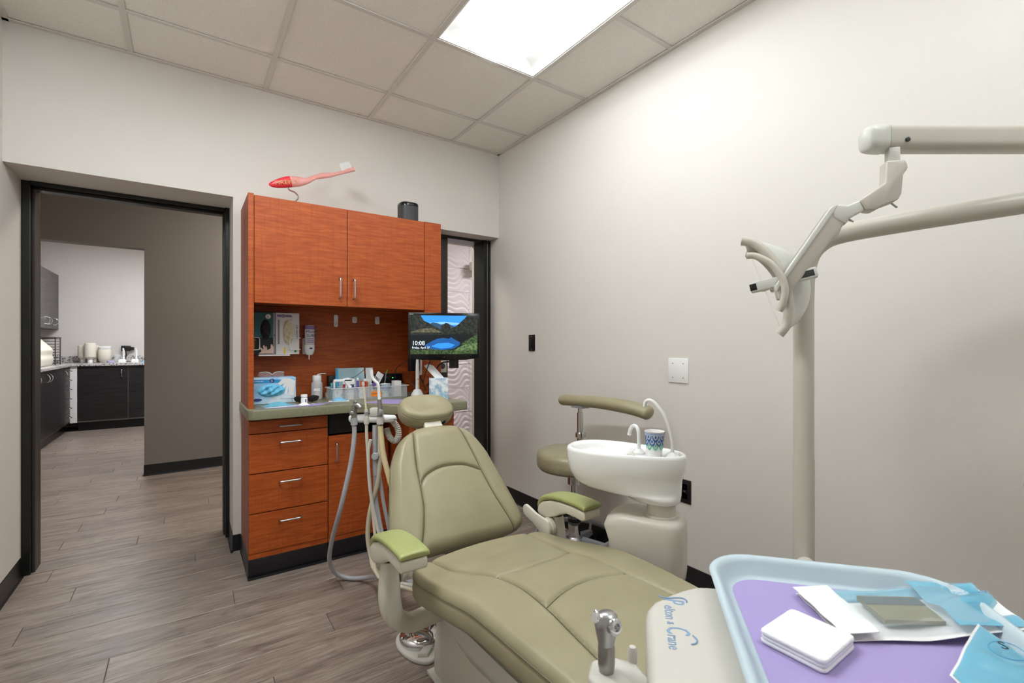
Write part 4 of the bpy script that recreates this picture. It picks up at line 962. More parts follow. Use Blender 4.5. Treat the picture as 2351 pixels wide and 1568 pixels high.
for i in range(nb + 1):
    b = -.022 + (.492 + .022) * i / nb; W = lerp(b, bw)
    e = min(1, (b + .0225) / .05); e2 = min(1, max(0, (.4925 - b) / .06)); er = ((1 - (1 - e) ** 2) ** .5) * ((1 - (1 - e2) ** 2) ** .5) if e2 > 0 else 0.02
    er = max(er, .02); ring = []
    for k in range(nu + 1):
        u = -1 + 2 * k / nu; x = W * u; edge = max(0, (abs(u) - .84) / .16)
        z = .02 * (1 - u * u) + .012 * math.sin(max(0, min(1, b / .27)) * math.pi) * (1 - abs(u)) - .03 * edge ** 2.2
        d = seamd(x, b, back_seams) if abs(u) < .97 else 9
        if d < .03: z -= .008 * math.exp(-(d / .004) ** 2) + .005 * math.exp(-(d / .013) ** 2)
        ring.append(bm_ @ Vector((x, b, -.03 + (z + .03) * er)))
    for xx, zz in ((1.006, -.036), (1.002, -.039), (1.006, -.042), (1.0, -.055), (.97, -.066), (.85, -.074), (.5, -.078), (0, -.08), (-.5, -.078), (-.85, -.074), (-.97, -.066), (-1.0, -.055), (-1.006, -.042), (-1.002, -.039), (-1.006, -.036)):
        ring.append(bm_ @ Vector((W * xx, b, -.03 + (zz + .03) * er)))
    rings.append(ring)
# local z points forward when x cross tv has a negative y
bk = O('backrest', loft(rings), 'leather', ch, 75)
def back_z(x, b):
    W = lerp(b, bw); u = max(-1, min(1, x / W)); edge = max(0, (abs(u) - .84) / .16)
    e = min(1, (b + .0225) / .05); e2 = min(1, max(0, (.4925 - b) / .06)); er = ((1 - (1 - e) ** 2) ** .5) * ((1 - (1 - e2) ** 2) ** .5)
    z = .02 * (1 - u * u) + .012 * math.sin(max(0, min(1, b / .27)) * math.pi) * (1 - abs(u)) - .03 * edge ** 2.2 - .0092
    return -.03 + (z + .03) * er
for l in back_lines:
    pts = [p for p in sp([(a, b, 0) for a, b in l], 8) if -.012 < p.y < .482]
    O('seam', tube([tuple(bm_ @ Vector((p.x, p.y, back_z(p.x, p.y)))) for p in pts], .0013, 6), 'leather_seam', bk)
O('piping', tube([tuple(bm_ @ Vector((s_ * (lerp(b, bw) * 1.002), b, -.0385))) for s_, b in [(-1, -.01 + k * .0125) for k in range(40)] + [(1, .4775 - k * .0125) for k in range(40)]], .002, 6), 'leather_seam', bk)
O('backrest_shell', bev(X(prism([(x * .80, y) for x, y in [(-.25, .0), (.25, .0), (.22, .25), (.16, .40), (.08, .46), (-.08, .46), (-.16, .40), (-.22, .25)]], -.105, -.074), bm_), .012, 3), 'cream', ch)
O('back_spine', bev(X(prism([(-.05, -.20), (.05, -.20), (.055, -.08), (.075, .02), (-.075, .02), (-.055, -.08)], -.098, -.066), bm_), .008, 2), 'mid_grey', ch)
# headrest
hm = FR((XC, 1.952, .890), (1, 0, 0), (0, math.cos(R(30)), math.sin(R(30))))
def hsec(f, z, dish=0.0, n=48): return [tuple(hm @ Vector((x, y, z))) for x, y in ell(0, 0, .126 * f, .084 * f, n, 2.5)]
hr = [hsec(f, z) for f, z in ((.80, -.055), (.93, -.048), (.985, -.03), (1.0, -.008), (.985, .004), (.972, .0065), (.965, .010), (.93, .019), (.86, .024), (.74, .0255), (.6, .024), (.45, .020), (.3, .015), (.15, .0125), (.03, .012))]
hd_ = O('headrest', loft(hr), 'leather', ch, 75)
O('piping', tube(hsec(.975, .0062), .0018, 6, closed=True), 'leather_seam', hd_)
O('headrest_bracket', J(X(bev(prism([(-.045, 0), (.045, 0), (.03, .10), (-.03, .10)], -.012, .012), .004, 2), FR((XC, 1.868, .80), (1, 0, 0), (0, .55, .66))), X(bev(prism([(-.02, 0), (.02, 0), (.02, .16), (-.02, .16)], -.02, -.008), .003, 2), FR((XC, 1.868, .72), (1, 0, 0), (0, .45, .8)))), 'cream', ch)
O('headrest_knob', lathe_dir([(.014, 0), (.018, .006), (.018, .02), (.014, .024)], (XC + .045, 1.91, .838), (1, 0, 0), 18), 'black_plastic', ch)
# arms
for sgn in (-1, 1):
    xa = XC + sgn * .35
    prof = [(1.548, .496), (1.545, .522), (1.525, .548), (1.49, .567), (1.44, .580), (1.38, .587), (1.31, .589), (1.265, .586), (1.25, .578)]
    prof = [(p.x, p.y) for p in sp([(a, b, 0) for a, b in prof], 4)]
    rings = []
    for i, (y, z) in enumerate(prof):
        q_ = i / (len(prof) - 1); wd = .036 + .010 * math.sin(min(1, q_ * 1.6) * math.pi / 2); e = min(1, min(q_ / .06, (1 - q_) / .05)); e = max(.25, (1 - (1 - e) ** 2) ** .5)
        nx = Vector((prof[min(i + 1, len(prof) - 1)][0] - prof[max(i - 1, 0)][0], prof[min(i + 1, len(prof) - 1)][1] - prof[max(i - 1, 0)][1])); nx.normalize(); up2 = Vector((nx.y, -nx.x)); 
        if up2.y < 0: up2 = -up2
        sec = [(wd * c_, .013 * s2) for c_, s2 in ell(0, 0, 1, 1, 28, 3)]
        rings.append([(xa + sx_, y + up2.x * (sz * e - .011), z + up2.y * (sz * e - .011)) for sx_, sz in sec])
    O('arm_pad', loft(rings), 'arm_pad', ch, 60)
    low = [(1.542, .49), (1.532, .515), (1.51, .534), (1.46, .552), (1.40, .561), (1.33, .564), (1.258, .562), (1.256, .532), (1.275, .524), (1.31, .527), (1.36, .527), (1.40, .512), (1.43, .495), (1.47, .480), (1.50, .472), (1.53, .476)]
    O('arm_shell', bev(prism([(y, z) for y, z in low], -.041, .041, FR((xa, 0, 0), (0, 1, 0), (0, 0, 1))), .007, 3), 'cream_shell', ch, 50)
    # post curving under the seat
    path = sp([(xa, 1.463, .485), (xa, 1.463, .42), (xa - sgn * .002, 1.463, .35), (xa - sgn * .018, 1.463, .298), (xa - sgn * .065, 1.463, .262), (xa - sgn * .12, 1.463, .262), (xa - sgn * .205, 1.455, .275)], 6)
    n_ = len(path); rad_ = [.027 + .009 * math.sin(min(1, k / n_ * 1.6) * math.pi) + .006 * (k / n_) for k in range(n_)]
    O('arm_post', tube(path, rad_, 28, flat=(.86, .95), up=(1, 0, 0), pw=3.2), 'cream', ch, 60)
    O('arm_collar', cyl(xa, 1.463, .474, .487, .022, seg=20), 'dark_grey', ch)
    xi = xa - sgn * .038
    pv = O('pivot_disc', lathe_dir([(.038, 0), (.038, .012), (.034, .013), (.034, .02), (.036, .021), (.036, .027), (.030, .030)], (xi + sgn * .006, 1.466, .444), (-sgn, 0, 0), 32), 'cream', ch)
    O('pivot_screw', lathe_dir([(.014, 0), (.014, .003), (.008, .0035), (.007, .001)], (xi - sgn * .024, 1.466, .444), (-sgn, 0, 0), 24), 'steel_brushed', pv)
    O('hinge_plate', bev(prism([(p.x, p.y) for p in sp([(1.43, .43, 0), (1.44, .475, 0), (1.475, .482, 0), (1.52, .488, 0), (1.56, .500, 0), (1.59, .505, 0), (1.605, .49, 0), (1.60, .465, 0), (1.57, .452, 0), (1.54, .445, 0), (1.505, .428, 0), (1.48, .412, 0), (1.45, .41, 0)], 3, True)], -.006, .006, FR((xi - sgn * .022, 0, 0), (0, 1, 0), (0, 0, 1))), .002, 2), 'cream', ch, 50)
# skirt, pedestal, base
sk = []
for y, w1, zb in ((1.46, .13, .305), (1.44, .185, .275), (1.36, .21, .245), (1.20, .215, .228), (1.0, .21, .235), (.8, .20, .27), (.62, .18, .33), (.5, .15, .37)):
    zt_ = min(.335, lerp(y, zt) - .10)
    sk.append([(XC - w1, y, zt_), (XC - w1 * 1.0, y, zb + .05), (XC - w1 * .93, y, zb + .015), (XC - w1 * .75, y, zb), (XC + w1 * .75, y, zb), (XC + w1 * .93, y, zb + .015), (XC + w1, y, zb + .05), (XC + w1, y, zt_)])
O('skirt', loft(sk), 'unit_white', ch, 50)
O('seat_plate', box(XC - .185, XC + .185, .52, 1.42, .3355, .352), 'black_plastic', ch, 0)
for y_ in (.75, 1.0, 1.25): O('spacer', box(XC - .17, XC + .17, y_, y_ + .16, .352, .385), 'black_plastic', ch, 0)
O('pedestal', bev(loft([[(XC - .165, 1.53, .012), (XC + .165, 1.53, .012), (XC + .165, .62, .012), (XC - .165, .62, .012)], [(XC - .165, 1.53, .10), (XC + .165, 1.53, .10), (XC + .165, .62, .10), (XC - .165, .62, .10)], [(XC - .17, 1.49, .262), (XC + .17, 1.49, .262), (XC + .17, .72, .262), (XC - .17, .72, .262)]]), .012, 3), 'unit_grey', ch)
O('floor_plate', rb(XC - .18, XC + .18, .55, 1.555, 0, .014, .005), 'unit_white', ch)
lb = O('rating_label', X(box(0, .11, 0, .022, 0, .0006), FR((XC - .1665, .98, .215), (0, -1, -.0), (0, 0, 1)) @ Matrix.Translation((0, 0, .006))), 'box_black', ch, 0)
O('pedestal_screw', lathe_dir([(.006, 0), (.006, .002), (.003, .003)], (XC - .166, 1.06, .16), (-1, 0, 0), 14), 'mid_grey', ch)
# foot control
t = thing('foot_control', 'chrome domed foot switch on a white base beside the chair pedestal', 'foot control', (.755, 1.715, 0))
fb = [(p.x, p.y) for p in sp([(.665, 1.73, 0), (.69, 1.80, 0), (.755, 1.825, 0), (.82, 1.80, 0), (.845, 1.73, 0), (.80, 1.63, 0), (.735, 1.585, 0), (.685, 1.635, 0)], 5, True)]
O('base', bev(prism(fb, 0, .018), .006, 3), 'unit_white', t)
O('dome', lathe([(.078, .018), (.080, .022), (.080, .034), (.074, .044), (.055, .052), (.03, .056), (.004, .057)], .757, 1.728, 0, 40), 'chrome', t, 60)
O('pedal', bev(prism([(.70, 1.625), (.735, 1.605), (.775, 1.64), (.745, 1.66)], .012, .034), .006, 2), 'unit_white', t)

# ================================================================ suction holder with hoses
sv = Vector((.171, -.118, 0)).normalized()         # direction of the holder bar
B0 = Vector((.70, 2.131, .838)); fw = Vector((-sv.y, sv.x, 0)) * -1
t = thing('suction_holder', 'white suction holder bar with three handpieces, hoses and a grey post', 'suction unit', (.73, 2.10, 0))
def bp(a, f=0.0, z=0.0): return B0 + sv * a + fw * f + Vector((0, 0, z))
O('bar', tube([bp(-.106), bp(-.1), bp(-.05), bp(.0), bp(.05), bp(.10), bp(.108)], [.012, .018, .0195, .019, .0185, .017, .010], 18, flat=(1, .9)), 'white_plastic', t, 50)
O('clip_slot', tube([bp(.075, .012), bp(.115, .012)], .004, 8), 'mid_grey', t)
O('bracket', J(X(rb(-.02, .02, -.02, .02, -.05, -.012, .004), FR(bp(.012), sv, fw))), 'unit_white', t)
O('post', tube(sp([bp(.012, 0, -.03), bp(.012, 0, -.10), bp(.012, 0, -.2), bp(.014, 0, -.26)], 4), .0125, 14), 'hose_grey', t)
O('joint', lathe_dir([(.014, -.014), (.017, -.010), (.017, .010), (.014, .014)], bp(.016, .008, -.17), fw, 18), 'hose_grey', t)
O('lower_arm', tube(sp([bp(.014, 0, -.25), bp(.018, -.005, -.40), (.735, 2.02, .24), (.79, 1.85, .16), (.83, 1.62, .14), (.85, 1.50, .14)], 6), .011, 12), 'hose_grey', t)
# handpiece holders and handpieces
a1, a2, a3 = -.078, -.022, .040
h1 = O('air_water_syringe', J(tube([bp(a1, .018, -.03), bp(a1, .018, .03), bp(a1 + .002, .02, .055), bp(a1 + .008, .022, .075)], [.012, .0125, .013, .011], 14), tube([bp(a1 + .006, .02, .068), bp(a1 + .026, .03, .062), bp(a1 + .034, .034, .052)], [.012, .013, .010], 12), lathe_dir([(.009, 0), (.011, .003), (.011, .014), (.008, .017)], bp(a1 - .004, .026, .03), fw, 14)), 'aluminium_grey', t, 50)
O('button', lathe_dir([(.005, 0), (.005, .006), (.003, .008)], bp(a1 + .012, .032, .078), (0, 0, 1), 12), 'chrome', h1)
O('holder_clip', tube([bp(a1, .018, -.025), bp(a1, .018, .008)], .0155, 16), 'hose_grey', t)
h2 = O('saliva_ejector', J(tube([bp(a2, .018, -.03), bp(a2, .018, .015), bp(a2 - .002, .018, .045)], [.0075, .0085, .0075], 12)), 'unit_white', t, 50)
O('ejector_tip', tube([bp(a2 - .002, .018, .045), bp(a2 - .01, .018, .12), bp(a2 - .014, .018, .155)], [.0045, .0042, .004], 10), 'hose_cream', h2)
O('tip_end', lathe_dir([(.0062, 0), (.0068, .006), (.0055, .016)], bp(a2 - .014, .018, .153), (-.1, 0, 1), 12), 'hose_cream', h2)
O('collar', tube([bp(a2, .018, .022), bp(a2, .018, .034)], .011, 14), 'mid_grey', h2)
h3 = O('suction_valve', J(tube([bp(a3, .018, -.03), bp(a3, .018, .01), bp(a3, .018, .05), bp(a3 - .004, .018, .09)], [.0125, .0135, .011, .009], 14)), 'aluminium_grey', t, 50)
O('valve_lever', X(bev(prism([(-.014, -.012), (.016, -.006), (.010, .016), (-.006, .02)], 0, .008), .003, 2), FR(bp(a3 + .006, .03, .03), sv, (0, 0, 1))), 'steel_brushed', h3)
O('evacuator_tip', tube(sp([bp(a3 - .004, .018, .085), bp(a3 - .006, .018, .12), bp(a3 - .008, .018, .15), bp(a3 - .014, .018, .165), bp(a3 - .028, .018, .178), bp(a3 - .036, .018, .192), bp(a3 - .04, .018, .225)], 4), .0068, 12), 'white_plastic', h3)
for a in (a2, a3): O('holder_clip', tube([bp(a, .018, -.022), bp(a, .018, .01)], .0115 if a == a2 else .0155, 16), 'unit_white', t)
# hoses
O('hose', tube(sp([bp(a1, .018, -.025), bp(a1, .018, -.08), bp(a1 - .015, .02, -.20), bp(a1 - .06, .02, -.40), bp(a1 - .130, -.06, -.58), bp(a1 - .165, -.12, -.71), bp(a1 - .15, -.17, -.795), bp(a1 - .095, -.19, -.825), bp(a1 - .02, -.17, -.815), bp(a1 + .05, -.10, -.775), bp(a1 + .14, .06, -.70), (.80, 1.75, .16), (.83, 1.60, .13), (.85, 1.50, .12)], 8), .0105, 12), 'hose_grey', t)
O('hose', tube(sp([bp(a2, .018, -.025), bp(a2 + .002, .018, -.10), bp(a2 + .02, .03, -.30), bp(a2 + .05, .06, -.50), bp(a2 + .085, .13, -.66), (.79, 1.78, .16), (.84, 1.50, .13)], 8), .0072, 10), 'hose_cream', t)
O('hose', tube(sp([bp(.0, .03, -.09), bp(-.01, .03, -.16), bp(.0, .035, -.32), bp(.045, .06, -.50), bp(.105, .13, -.66), (.80, 1.79, .17), (.85, 1.50, .14)], 8), .0072, 10), 'hose_white', t)
O('hose', tube(sp([bp(.028, -.01, -.05), bp(.034, .0, -.18), bp(.022, .0, -.30), bp(-.01, .0, -.42), bp(-.022, .0, -.53), bp(-.005, .01, -.62), bp(.05, .07, -.68), (.80, 1.80, .14), (.85, 1.50, .12)], 8), .0105, 12), 'hose_cream', t)
O('hose', tube(sp([bp(.022, -.02, -.24), bp(.05, -.01, -.40), bp(.085, .0, -.56), bp(.115, .04, -.66), (.84, 1.82, .14), (.87, 1.50, .12)], 8), .0085, 10), 'hose_grey', t)
O('hose', tube(sp([bp(a3, .018, -.03), bp(a3 + .004, .018, -.07), bp(a3 + .018, .03, -.16), bp(a3 + .05, .05, -.26), bp(a3 + .085, .06, -.38), bp(a3 + .10, .06, -.52), (.87, 1.90, .20), (.88, 1.50, .14)], 8), .0125, 12), 'hose_tan', t)
cp = sp([bp(.07, -.03, -.005), bp(.088, -.03, -.02), bp(.108, -.03, -.05), bp(.112, -.03, -.085), bp(.098, -.03, -.108), bp(.078, -.03, -.10), bp(.064, -.03, -.075), bp(.056, -.03, -.05)], 9)
O('corrugated_hose', tube(cp, [.0120 + .0035 * (i % 2) for i in range(len(cp))], 14), 'hose_white', t, 20)

# ================================================================ assistant stool
SX, SY = 1.775, 1.95
t = thing('stool', 'olive padded round stool with a chrome post and foot ring by the wall', 'stool', (SX, SY, 0))
O('seat', lathe([(.17, .485), (.195, .49), (.207, .505), (.210, .53), (.209, .555), (.206, .572), (.2035, .5745), (.202, .578), (.19, .588), (.16, .594), (.10, .597), (.02, .598)], SX, SY, 0, 48), 'leather', t, 60)
O('seat_plate', J(cyl(SX, SY, .47, .485, .09), cyl(SX, SY, .455, .472, .055)), 'black_plastic', t)
O('post', J(cyl(SX, SY, .10, .20, .033, seg=28), cyl(SX, SY, .20, .43, .019, seg=24), lathe([(.034, 0), (.038, .003), (.038, .05), (.03, .058)], SX, SY, .40, 28)), 'chrome', t)
O('height_lever', tube([(SX, SY, .455), (SX + .05, SY - .04, .455), (SX + .075, SY - .06, .45)], .006, 8), 'black_plastic', t)
O('gas_sleeve', cyl(SX, SY, .195, .215, .036, seg=24), 'black_gloss', t)
O('hub', lathe([(.04, .06), (.052, .065), (.05, .10), (.038, .115)], SX, SY, 0, 28), 'aluminium_grey', t)
for k in range(5):
    a = R(72 * k + 20); d = Vector((math.cos(a), math.sin(a), 0)); p = Vector((SX, SY, 0)); n2 = Vector((-d.y, d.x, 0))
    lg = O('leg', loft([[p + d * s2 + n2 * wd * q1 + Vector((0, 0, z + hh * q2)) for q1, q2 in ((-1, 0), (-.8, 1), (.8, 1), (1, 0))] for s2, wd, z, hh in ((.035, .026, .062, .045), (.12, .02, .06, .035), (.205, .015, .055, .025))]), 'mid_grey', t)
    O('caster', J(lathe_dir([(.024, -.012), (.027, -.009), (.027, .009), (.024, .012)], p + d * .195 + Vector((0, 0, .027)), n2, 18), tube([p + d * .195 + Vector((0, 0, .03)), p + d * .195 + Vector((0, 0, .058))], .006, 8)), 'black_plastic', lg)
O('foot_ring', tube([(SX + .212 * math.cos(R(6 * k)), SY + .212 * math.sin(R(6 * k)), .125) for k in range(60)], .0125, 10, closed=True, flat=(1.2, .5)), 'mid_grey', t, 60)
for k in range(5):
    a = R(72 * k + 20); d = Vector((math.cos(a), math.sin(a), 0)); p = Vector((SX, SY, 0))
    O('ring_strut', tube([p + d * .19 + Vector((0, 0, .072)), p + d * .21 + Vector((0, 0, .122))], .007, 8), 'mid_grey', t)
dk = Vector((-.57, -.82, 0)).normalized()
O('ring_knob', lathe([(.012, 0), (.017, .003), (.017, .012), (.012, .016)], seg=8) if False else lathe_dir([(.012, 0), (.017, .003), (.017, .012), (.012, .016)], Vector((SX - .035, SY - .03, .105)) + dk * .015, dk, 10), 'white_plastic', t)
# torso support arm of the stool
ra = Vector((1.80, 1.93, 0))
O('support_rod', J(cyl(ra.x, ra.y, .45, .63, .011), cyl(ra.x, ra.y, .60, .665, .017), cyl(ra.x, ra.y, .66, .69, .026, b=.004), cyl(ra.x, ra.y, .69, .80, .0175), cyl(ra.x, ra.y, .795, .83, .013)), 'chrome', t)
O('rod_knob', lathe_dir([(.012, 0), (.015, .005), (.015, .02), (.010, .025)], (ra.x + .01, ra.y, .675), (.8, -.57, 0), 14), 'chrome', t)
O('rod_foot', box(SX - .02, ra.x + .02, SY - .045, SY + .02, .448, .47), 'black_plastic', t, 0)
O('support_plate', rb(ra.x - .03, ra.x + .03, ra.y - .045, ra.y + .045, .826, .84, .003), 'mid_grey', t)
sb = sp([(1.79, 2.075, .854), (1.79, 2.03, .860), (1.80, 1.93, .864), (1.81, 1.80, .868), (1.82, 1.68, .866), (1.835, 1.58, .858), (1.85, 1.52, .846), (1.856, 1.488, .836)], 6); n_ = len(sb)
O('torso_support', tube(sb, [.033 * max(.35, (1 - (1 - min(1, min(k, n_ - 1 - k) / 4)) ** 2) ** .5) + .004 * k / n_ for k in range(n_)], 20, flat=(.95, 1.25)), 'leather', t, 60)
# ================================================================ spittoon
CA = Vector((1.176, 1.320, 0)); ca = Vector((.181, -.381, 0)).normalized(); cn = Vector((-ca.y, ca.x, 0))  # along the bowl, across it
t = thing('spittoon', 'white porcelain spittoon basin on a beige column beside the chair', 'spittoon', (1.31, 1.04, .38))
def cpt(a, b, z): return CA + ca * a + cn * b + Vector((0, 0, z))
def bowl_ring(L_, R_, wl, wr, z, n=64):
    """egg shaped outline from a=L_ to a=R_, half width wl at the bowl and wr at the deck"""
    out = []; m = (L_ + R_) / 2; h = (R_ - L_) / 2
    for k in range(n):
        th = 2 * math.pi * k / n; c_, s_ = math.cos(th), math.sin(th)
        a = m - h * math.copysign(abs(c_) ** (2 / 2.3), c_); u = (a - L_) / (R_ - L_ + 1e-9)
        wv = wl + (wr - wl) * (u * u * (3 - 2 * u)) 
        out.append(cpt(a, wv * math.copysign(abs(s_) ** (2 / 2.3), s_), z))
    return out
prof = [(.235, .392, .055, .066, .648), (.228, .396, .062, .072, .652), (.205, .398, .072, .076, .664), (.17, .399, .082, .078, .670), (.10, .40, .092, .079, .675), (.058, .40, .098, .079, .681), (.038, .40, .104, .08, .69), (.026, .401, .11, .081, .70), (.014, .402, .118, .083, .72), (.008, .406, .123, .087, .738), (.005, .414, .126, .090, .752), (.001, .417, .128, .091, .775), (.0, .417, .129, .091, .800), (.004, .414, .127, .089, .809), (.012, .408, .121, .084, .812), (.02, .402, .114, .078, .8095), (.026, .397, .108, .073, .8045), (.03, .394, .105, .070, .801)]
rings = [bowl_ring(*p) for p in prof]
# deck and bowl hollow: a radial grid under the rim
rim = rings[-1]; cen = cpt(.13, 0, 0)
def inner(q):
    out = []
    for p in rim:
        v = cen + (Vector((p.x, p.y, 0)) - cen) * q
        a = (v - CA).dot(ca); b = (v - CA).dot(cn); rr_ = math.hypot((a - .13) / .105, b / .092)
        z = .801 - (.062 * (1 - rr_ ** 2) ** .75 if rr_ < 1 else 0)
        out.append(Vector((v.x, v.y, z)))
    return out
O('basin', loft(rings + [inner(q) for q in (.97, .93, .88, .82, .76, .70, .63, .56, .48, .4, .32, .24, .16, .08, .02)], True), 'porcelain', t, 60)
O('drain', lathe([(.02, .0), (.02, .003), (.012, .004)], cen.x, cen.y, .738, 20), 'steel_brushed', t)
def bp2(a, b, z): return cpt(a, b, z)
o = O('cup_filler', tube(sp([bp2(.374, -.012, .801), bp2(.372, -.012, .86), bp2(.352, -.010, .93), bp2(.327, -.007, .965), bp2(.310, -.004, .982), bp2(.293, -.002, .986), bp2(.282, 0, .978), bp2(.279, .001, .963)], 6), .0058, 12), 'white_plastic', t)
O('filler_base', lathe([(.022, .801), (.022, .806), (.016, .813), (.007, .82)], *bp2(.374, -.012, 0).xy, 0, 24), 'white_plastic', t)
O('rinse_spout', tube(sp([bp2(.262, -.008, .801), bp2(.262, -.008, .86), bp2(.257, -.004, .884), bp2(.244, .002, .894), bp2(.231, .008, .884), bp2(.222, .012, .858)], 6), .0065, 12), 'white_plastic', t)
O('spout_base', lathe([(.020, .800), (.020, .806), (.014, .812), (.007, .818)], *bp2(.262, -.008, 0).xy, 0, 24), 'white_plastic', t)
O('push_button', lathe([(.014, .801), (.014, .804), (.012, .805)], *bp2(.245, -.045, 0).xy, 0, 20), 'unit_grey', t)
nc = bp2(.335, 0, 0)
O('neck', lathe([(.055, .60), (.055, .606), (.047, .608), (.047, .655)], nc.x, nc.y, 0, 32), 'unit_grey', t)
sec = lambda a0, a1, hb, z: [cpt(x, y, z) for x, y in rrect(a0, a1, -hb, hb, min(hb, (a1 - a0) / 2) * .62, 6)]
O('column', loft([sec(.19, .40, .07, .385), sec(.175, .41, .08, .392), (sec(.165, .413, .083, .42)), sec(.165, .414, .084, .50), sec(.148, .414, .084, .55), sec(.160, .412, .083, .58), sec(.178, .408, .08, .592), sec(.195, .395, .07, .600)]), 'unit_grey', t, 60)
O('mount_arm', tube(sp([cpt(.28, 0, .40), cpt(.28, -.0, .33), (1.18, 1.05, .22), (1.04, 1.08, .20)], 5), .025, 14), 'unit_grey', t)
cc = bp2(.318, -.022, 0)
dixie(cc.x, cc.y, .8015, .0235, .032, .083, 'blue and green scallop paper cup standing on the spittoon', True)

# ================================================================ lamp post, beam and operatory lamp
t = thing('dental_lamp', 'beige overhead dental lamp with a clear shield hung from a bent tube post', 'dental lamp', (1.513, .655, 0))
pp = sp([(1.513, .655, 0), (1.513, .655, .5), (1.513, .655, 1.0), (1.513, .655, 1.30)], 4)[:-1] + sp([(1.513, .655, 1.30), (1.514, .652, 1.38), (1.520, .641, 1.44), (1.535, .614, 1.478), (1.56, .57, 1.497), (1.62, .462, 1.512), (1.745, .238, 1.535), (1.83, .088, 1.549)], 7)
O('tube', tube(pp, .0275, 24), 'lamp_beige', t, 60)
O('tube_collar', J(cyl(1.513, .655, .835, .838, .0285), cyl(1.513, .655, 0, .835, .0288, seg=24)), 'lamp_beige', t)
O('floor_flange', lathe([(.10, 0), (.10, .01), (.06, .02), (.032, .05)], 1.513, .655, 0, 32), 'lamp_beige', t)
O('spigot', J(cyl(1.80, .135, 1.52, 1.66, .02), cyl(1.80, .135, 1.545, 1.60, .03, b=.004)), 'lamp_beige', t)
bd = Vector((.300, -.2085, .004)).normalized(); b0 = Vector((1.386, .4385, 1.678)); bnn = Vector((-bd.y, bd.x, 0)) * -1
fmb = FR(b0, bnn, (0, 0, 1))                     # z of this frame runs along the beam
zdir = 1 if (fmb.to_3x3() @ Vector((0, 0, 1))).dot(bd) > 0 else -1
O('beam', X(bev(prism(rrect(-.026, .026, -.031, .031, .018, 5), zdir * .02, zdir * .56), .0008, 1), fmb), 'lamp_beige', t, 40)
capr = [[(x * f, y * f, zdir * z) for x, y in rrect(-.0275, .0275, -.0325, .0325, .02, 5)] for f, z in ((.72, -.026), (.88, -.021), (.97, -.010), (1, .004), (1, .018), (.93, .0195))]
O('beam_cap', X(loft(capr), fmb), 'lamp_white', t, 60)
N0 = Vector((1.408, .41, 0)); g_ = Vector((-.657, .754, 0)); dn = Vector((.754, .657, 0))     # lamp plane, its normal
lf = FR(N0, g_, (0, 0, 1))                        # x along g, y up, z = g x up
def lp(poly, th, m, nm, par=None, off=0.0, r=.004): return O(nm, X(bev(prism(poly, off - th / 2, off + th / 2), r, 2), lf), m, par or t, 50)
O('beam_screw', lathe_dir([(.0055, 0), (.0055, .003), (.003, .004)], b0 + bd * .058 - Vector((0, 0, .012)) - bnn * -.0 + Vector((-.57, -.82, 0)) * .0265, (-.57, -.82, 0), 14), 'dark_grey', t)
O('neck', X(J(rb(-.0125, .0125, 1.61, 1.652, -.0125, .0125, .004)), lf), 'lamp_white', t)
el = lp([(.0197, 1.6179), (-.019, 1.6175), (-.0235, 1.606), (-.0255, 1.5978), (-.0156, 1.5829), (-.012, 1.5378), (-.006, 1.525), (.0026, 1.5188), (.0261, 1.511), (.0440, 1.500), (.0627, 1.5034), (.0742, 1.5285), (.0215, 1.5649)], .036, 'lamp_beige', 'elbow')
O('set_screw', X(tube([(.004, 1.521, 0), (-.010, 1.508, 0)], .0025, 8), lf), 'steel_brushed', el)
lp([(.0742, 1.5285), (.0627, 1.5034), (.0958, 1.4848), (.104, 1.470), (.131, 1.490), (.1338, 1.5166), (.1147, 1.5218), (.1005, 1.5175)], .03, 'lamp_white', 'knuckle')
fa = lp([(.118, 1.522), (.131, 1.520), (.142, 1.508), (.2587, 1.3279), (.2516, 1.2887), (.2366, 1.2920), (.104, 1.4755), (.10, 1.495)], .026, 'lamp_beige', 'forearm')
O('forearm_cover', X(bev(prism([(.120, 1.521), (.131, 1.520), (.142, 1.508), (.2587, 1.3279), (.2565, 1.3105), (.128, 1.5045)], -.016, .016), .003, 2), lf), 'lamp_white', fa, 50)
O('set_screw', X(tube([(.100, 1.489, 0), (.082, 1.480, 0)], .0025, 8), lf), 'steel_brushed', fa)
lp([(.108, 1.475), (.131, 1.4599), (.145, 1.435), (.136, 1.428), (.115, 1.448)], .02, 'lamp_beige', 'stop_block')
# lamp head: local frame h: x = facing direction, y = up along the front, z = across
ang = R(-19.4)
gl = Vector((-.431, .902, 0)).normalized()
fx = gl * math.cos(ang) + Vector((0, 0, math.sin(ang))); fy = Vector((0, 0, 1)) * math.cos(ang) - gl * math.sin(ang)
hc = Vector((0, 0, CAM_Z)) + (N0 + g_ * .285 + Vector((0, 0, 1.318 - CAM_Z))) * 1.09       # middle of the open front
hf = FR(hc, fx, fy)
zs = 1 if (hf.to_3x3() @ Vector((0, 0, 1))).dot(dn) > 0 else -1    # dn points away from the camera
HU, HWd = .132, .095
def dish(u, v, o_=0.0):
    uu, vv = 2 * u - 1, 2 * v - 1
    return (-(.108 - .054 * vv * vv) * max(0, 1 - uu * uu) ** .62 - o_, HU * uu, HWd * vv)
a = grid(lambda u, v: dish(u, v), 24, 20); b = grid(lambda u, v: dish(u, v, .004), 24, 20)
O('reflector', X(J(a, b), hf), 'lamp_white', t, 60)
for s2, nm in ((-1, 'near'), (1, 'far')):
    pts = [dish(u, 0 if s2 < 0 else 1) for u in [k / 20 for k in range(21)]]
    pts = [(x + .004, y, z) for x, y, z in pts]
    O('rim_band', X(tube(sp(pts, 2), .0135, 14, flat=(1.05, .9)), hf), 'lamp_beige', t, 60)
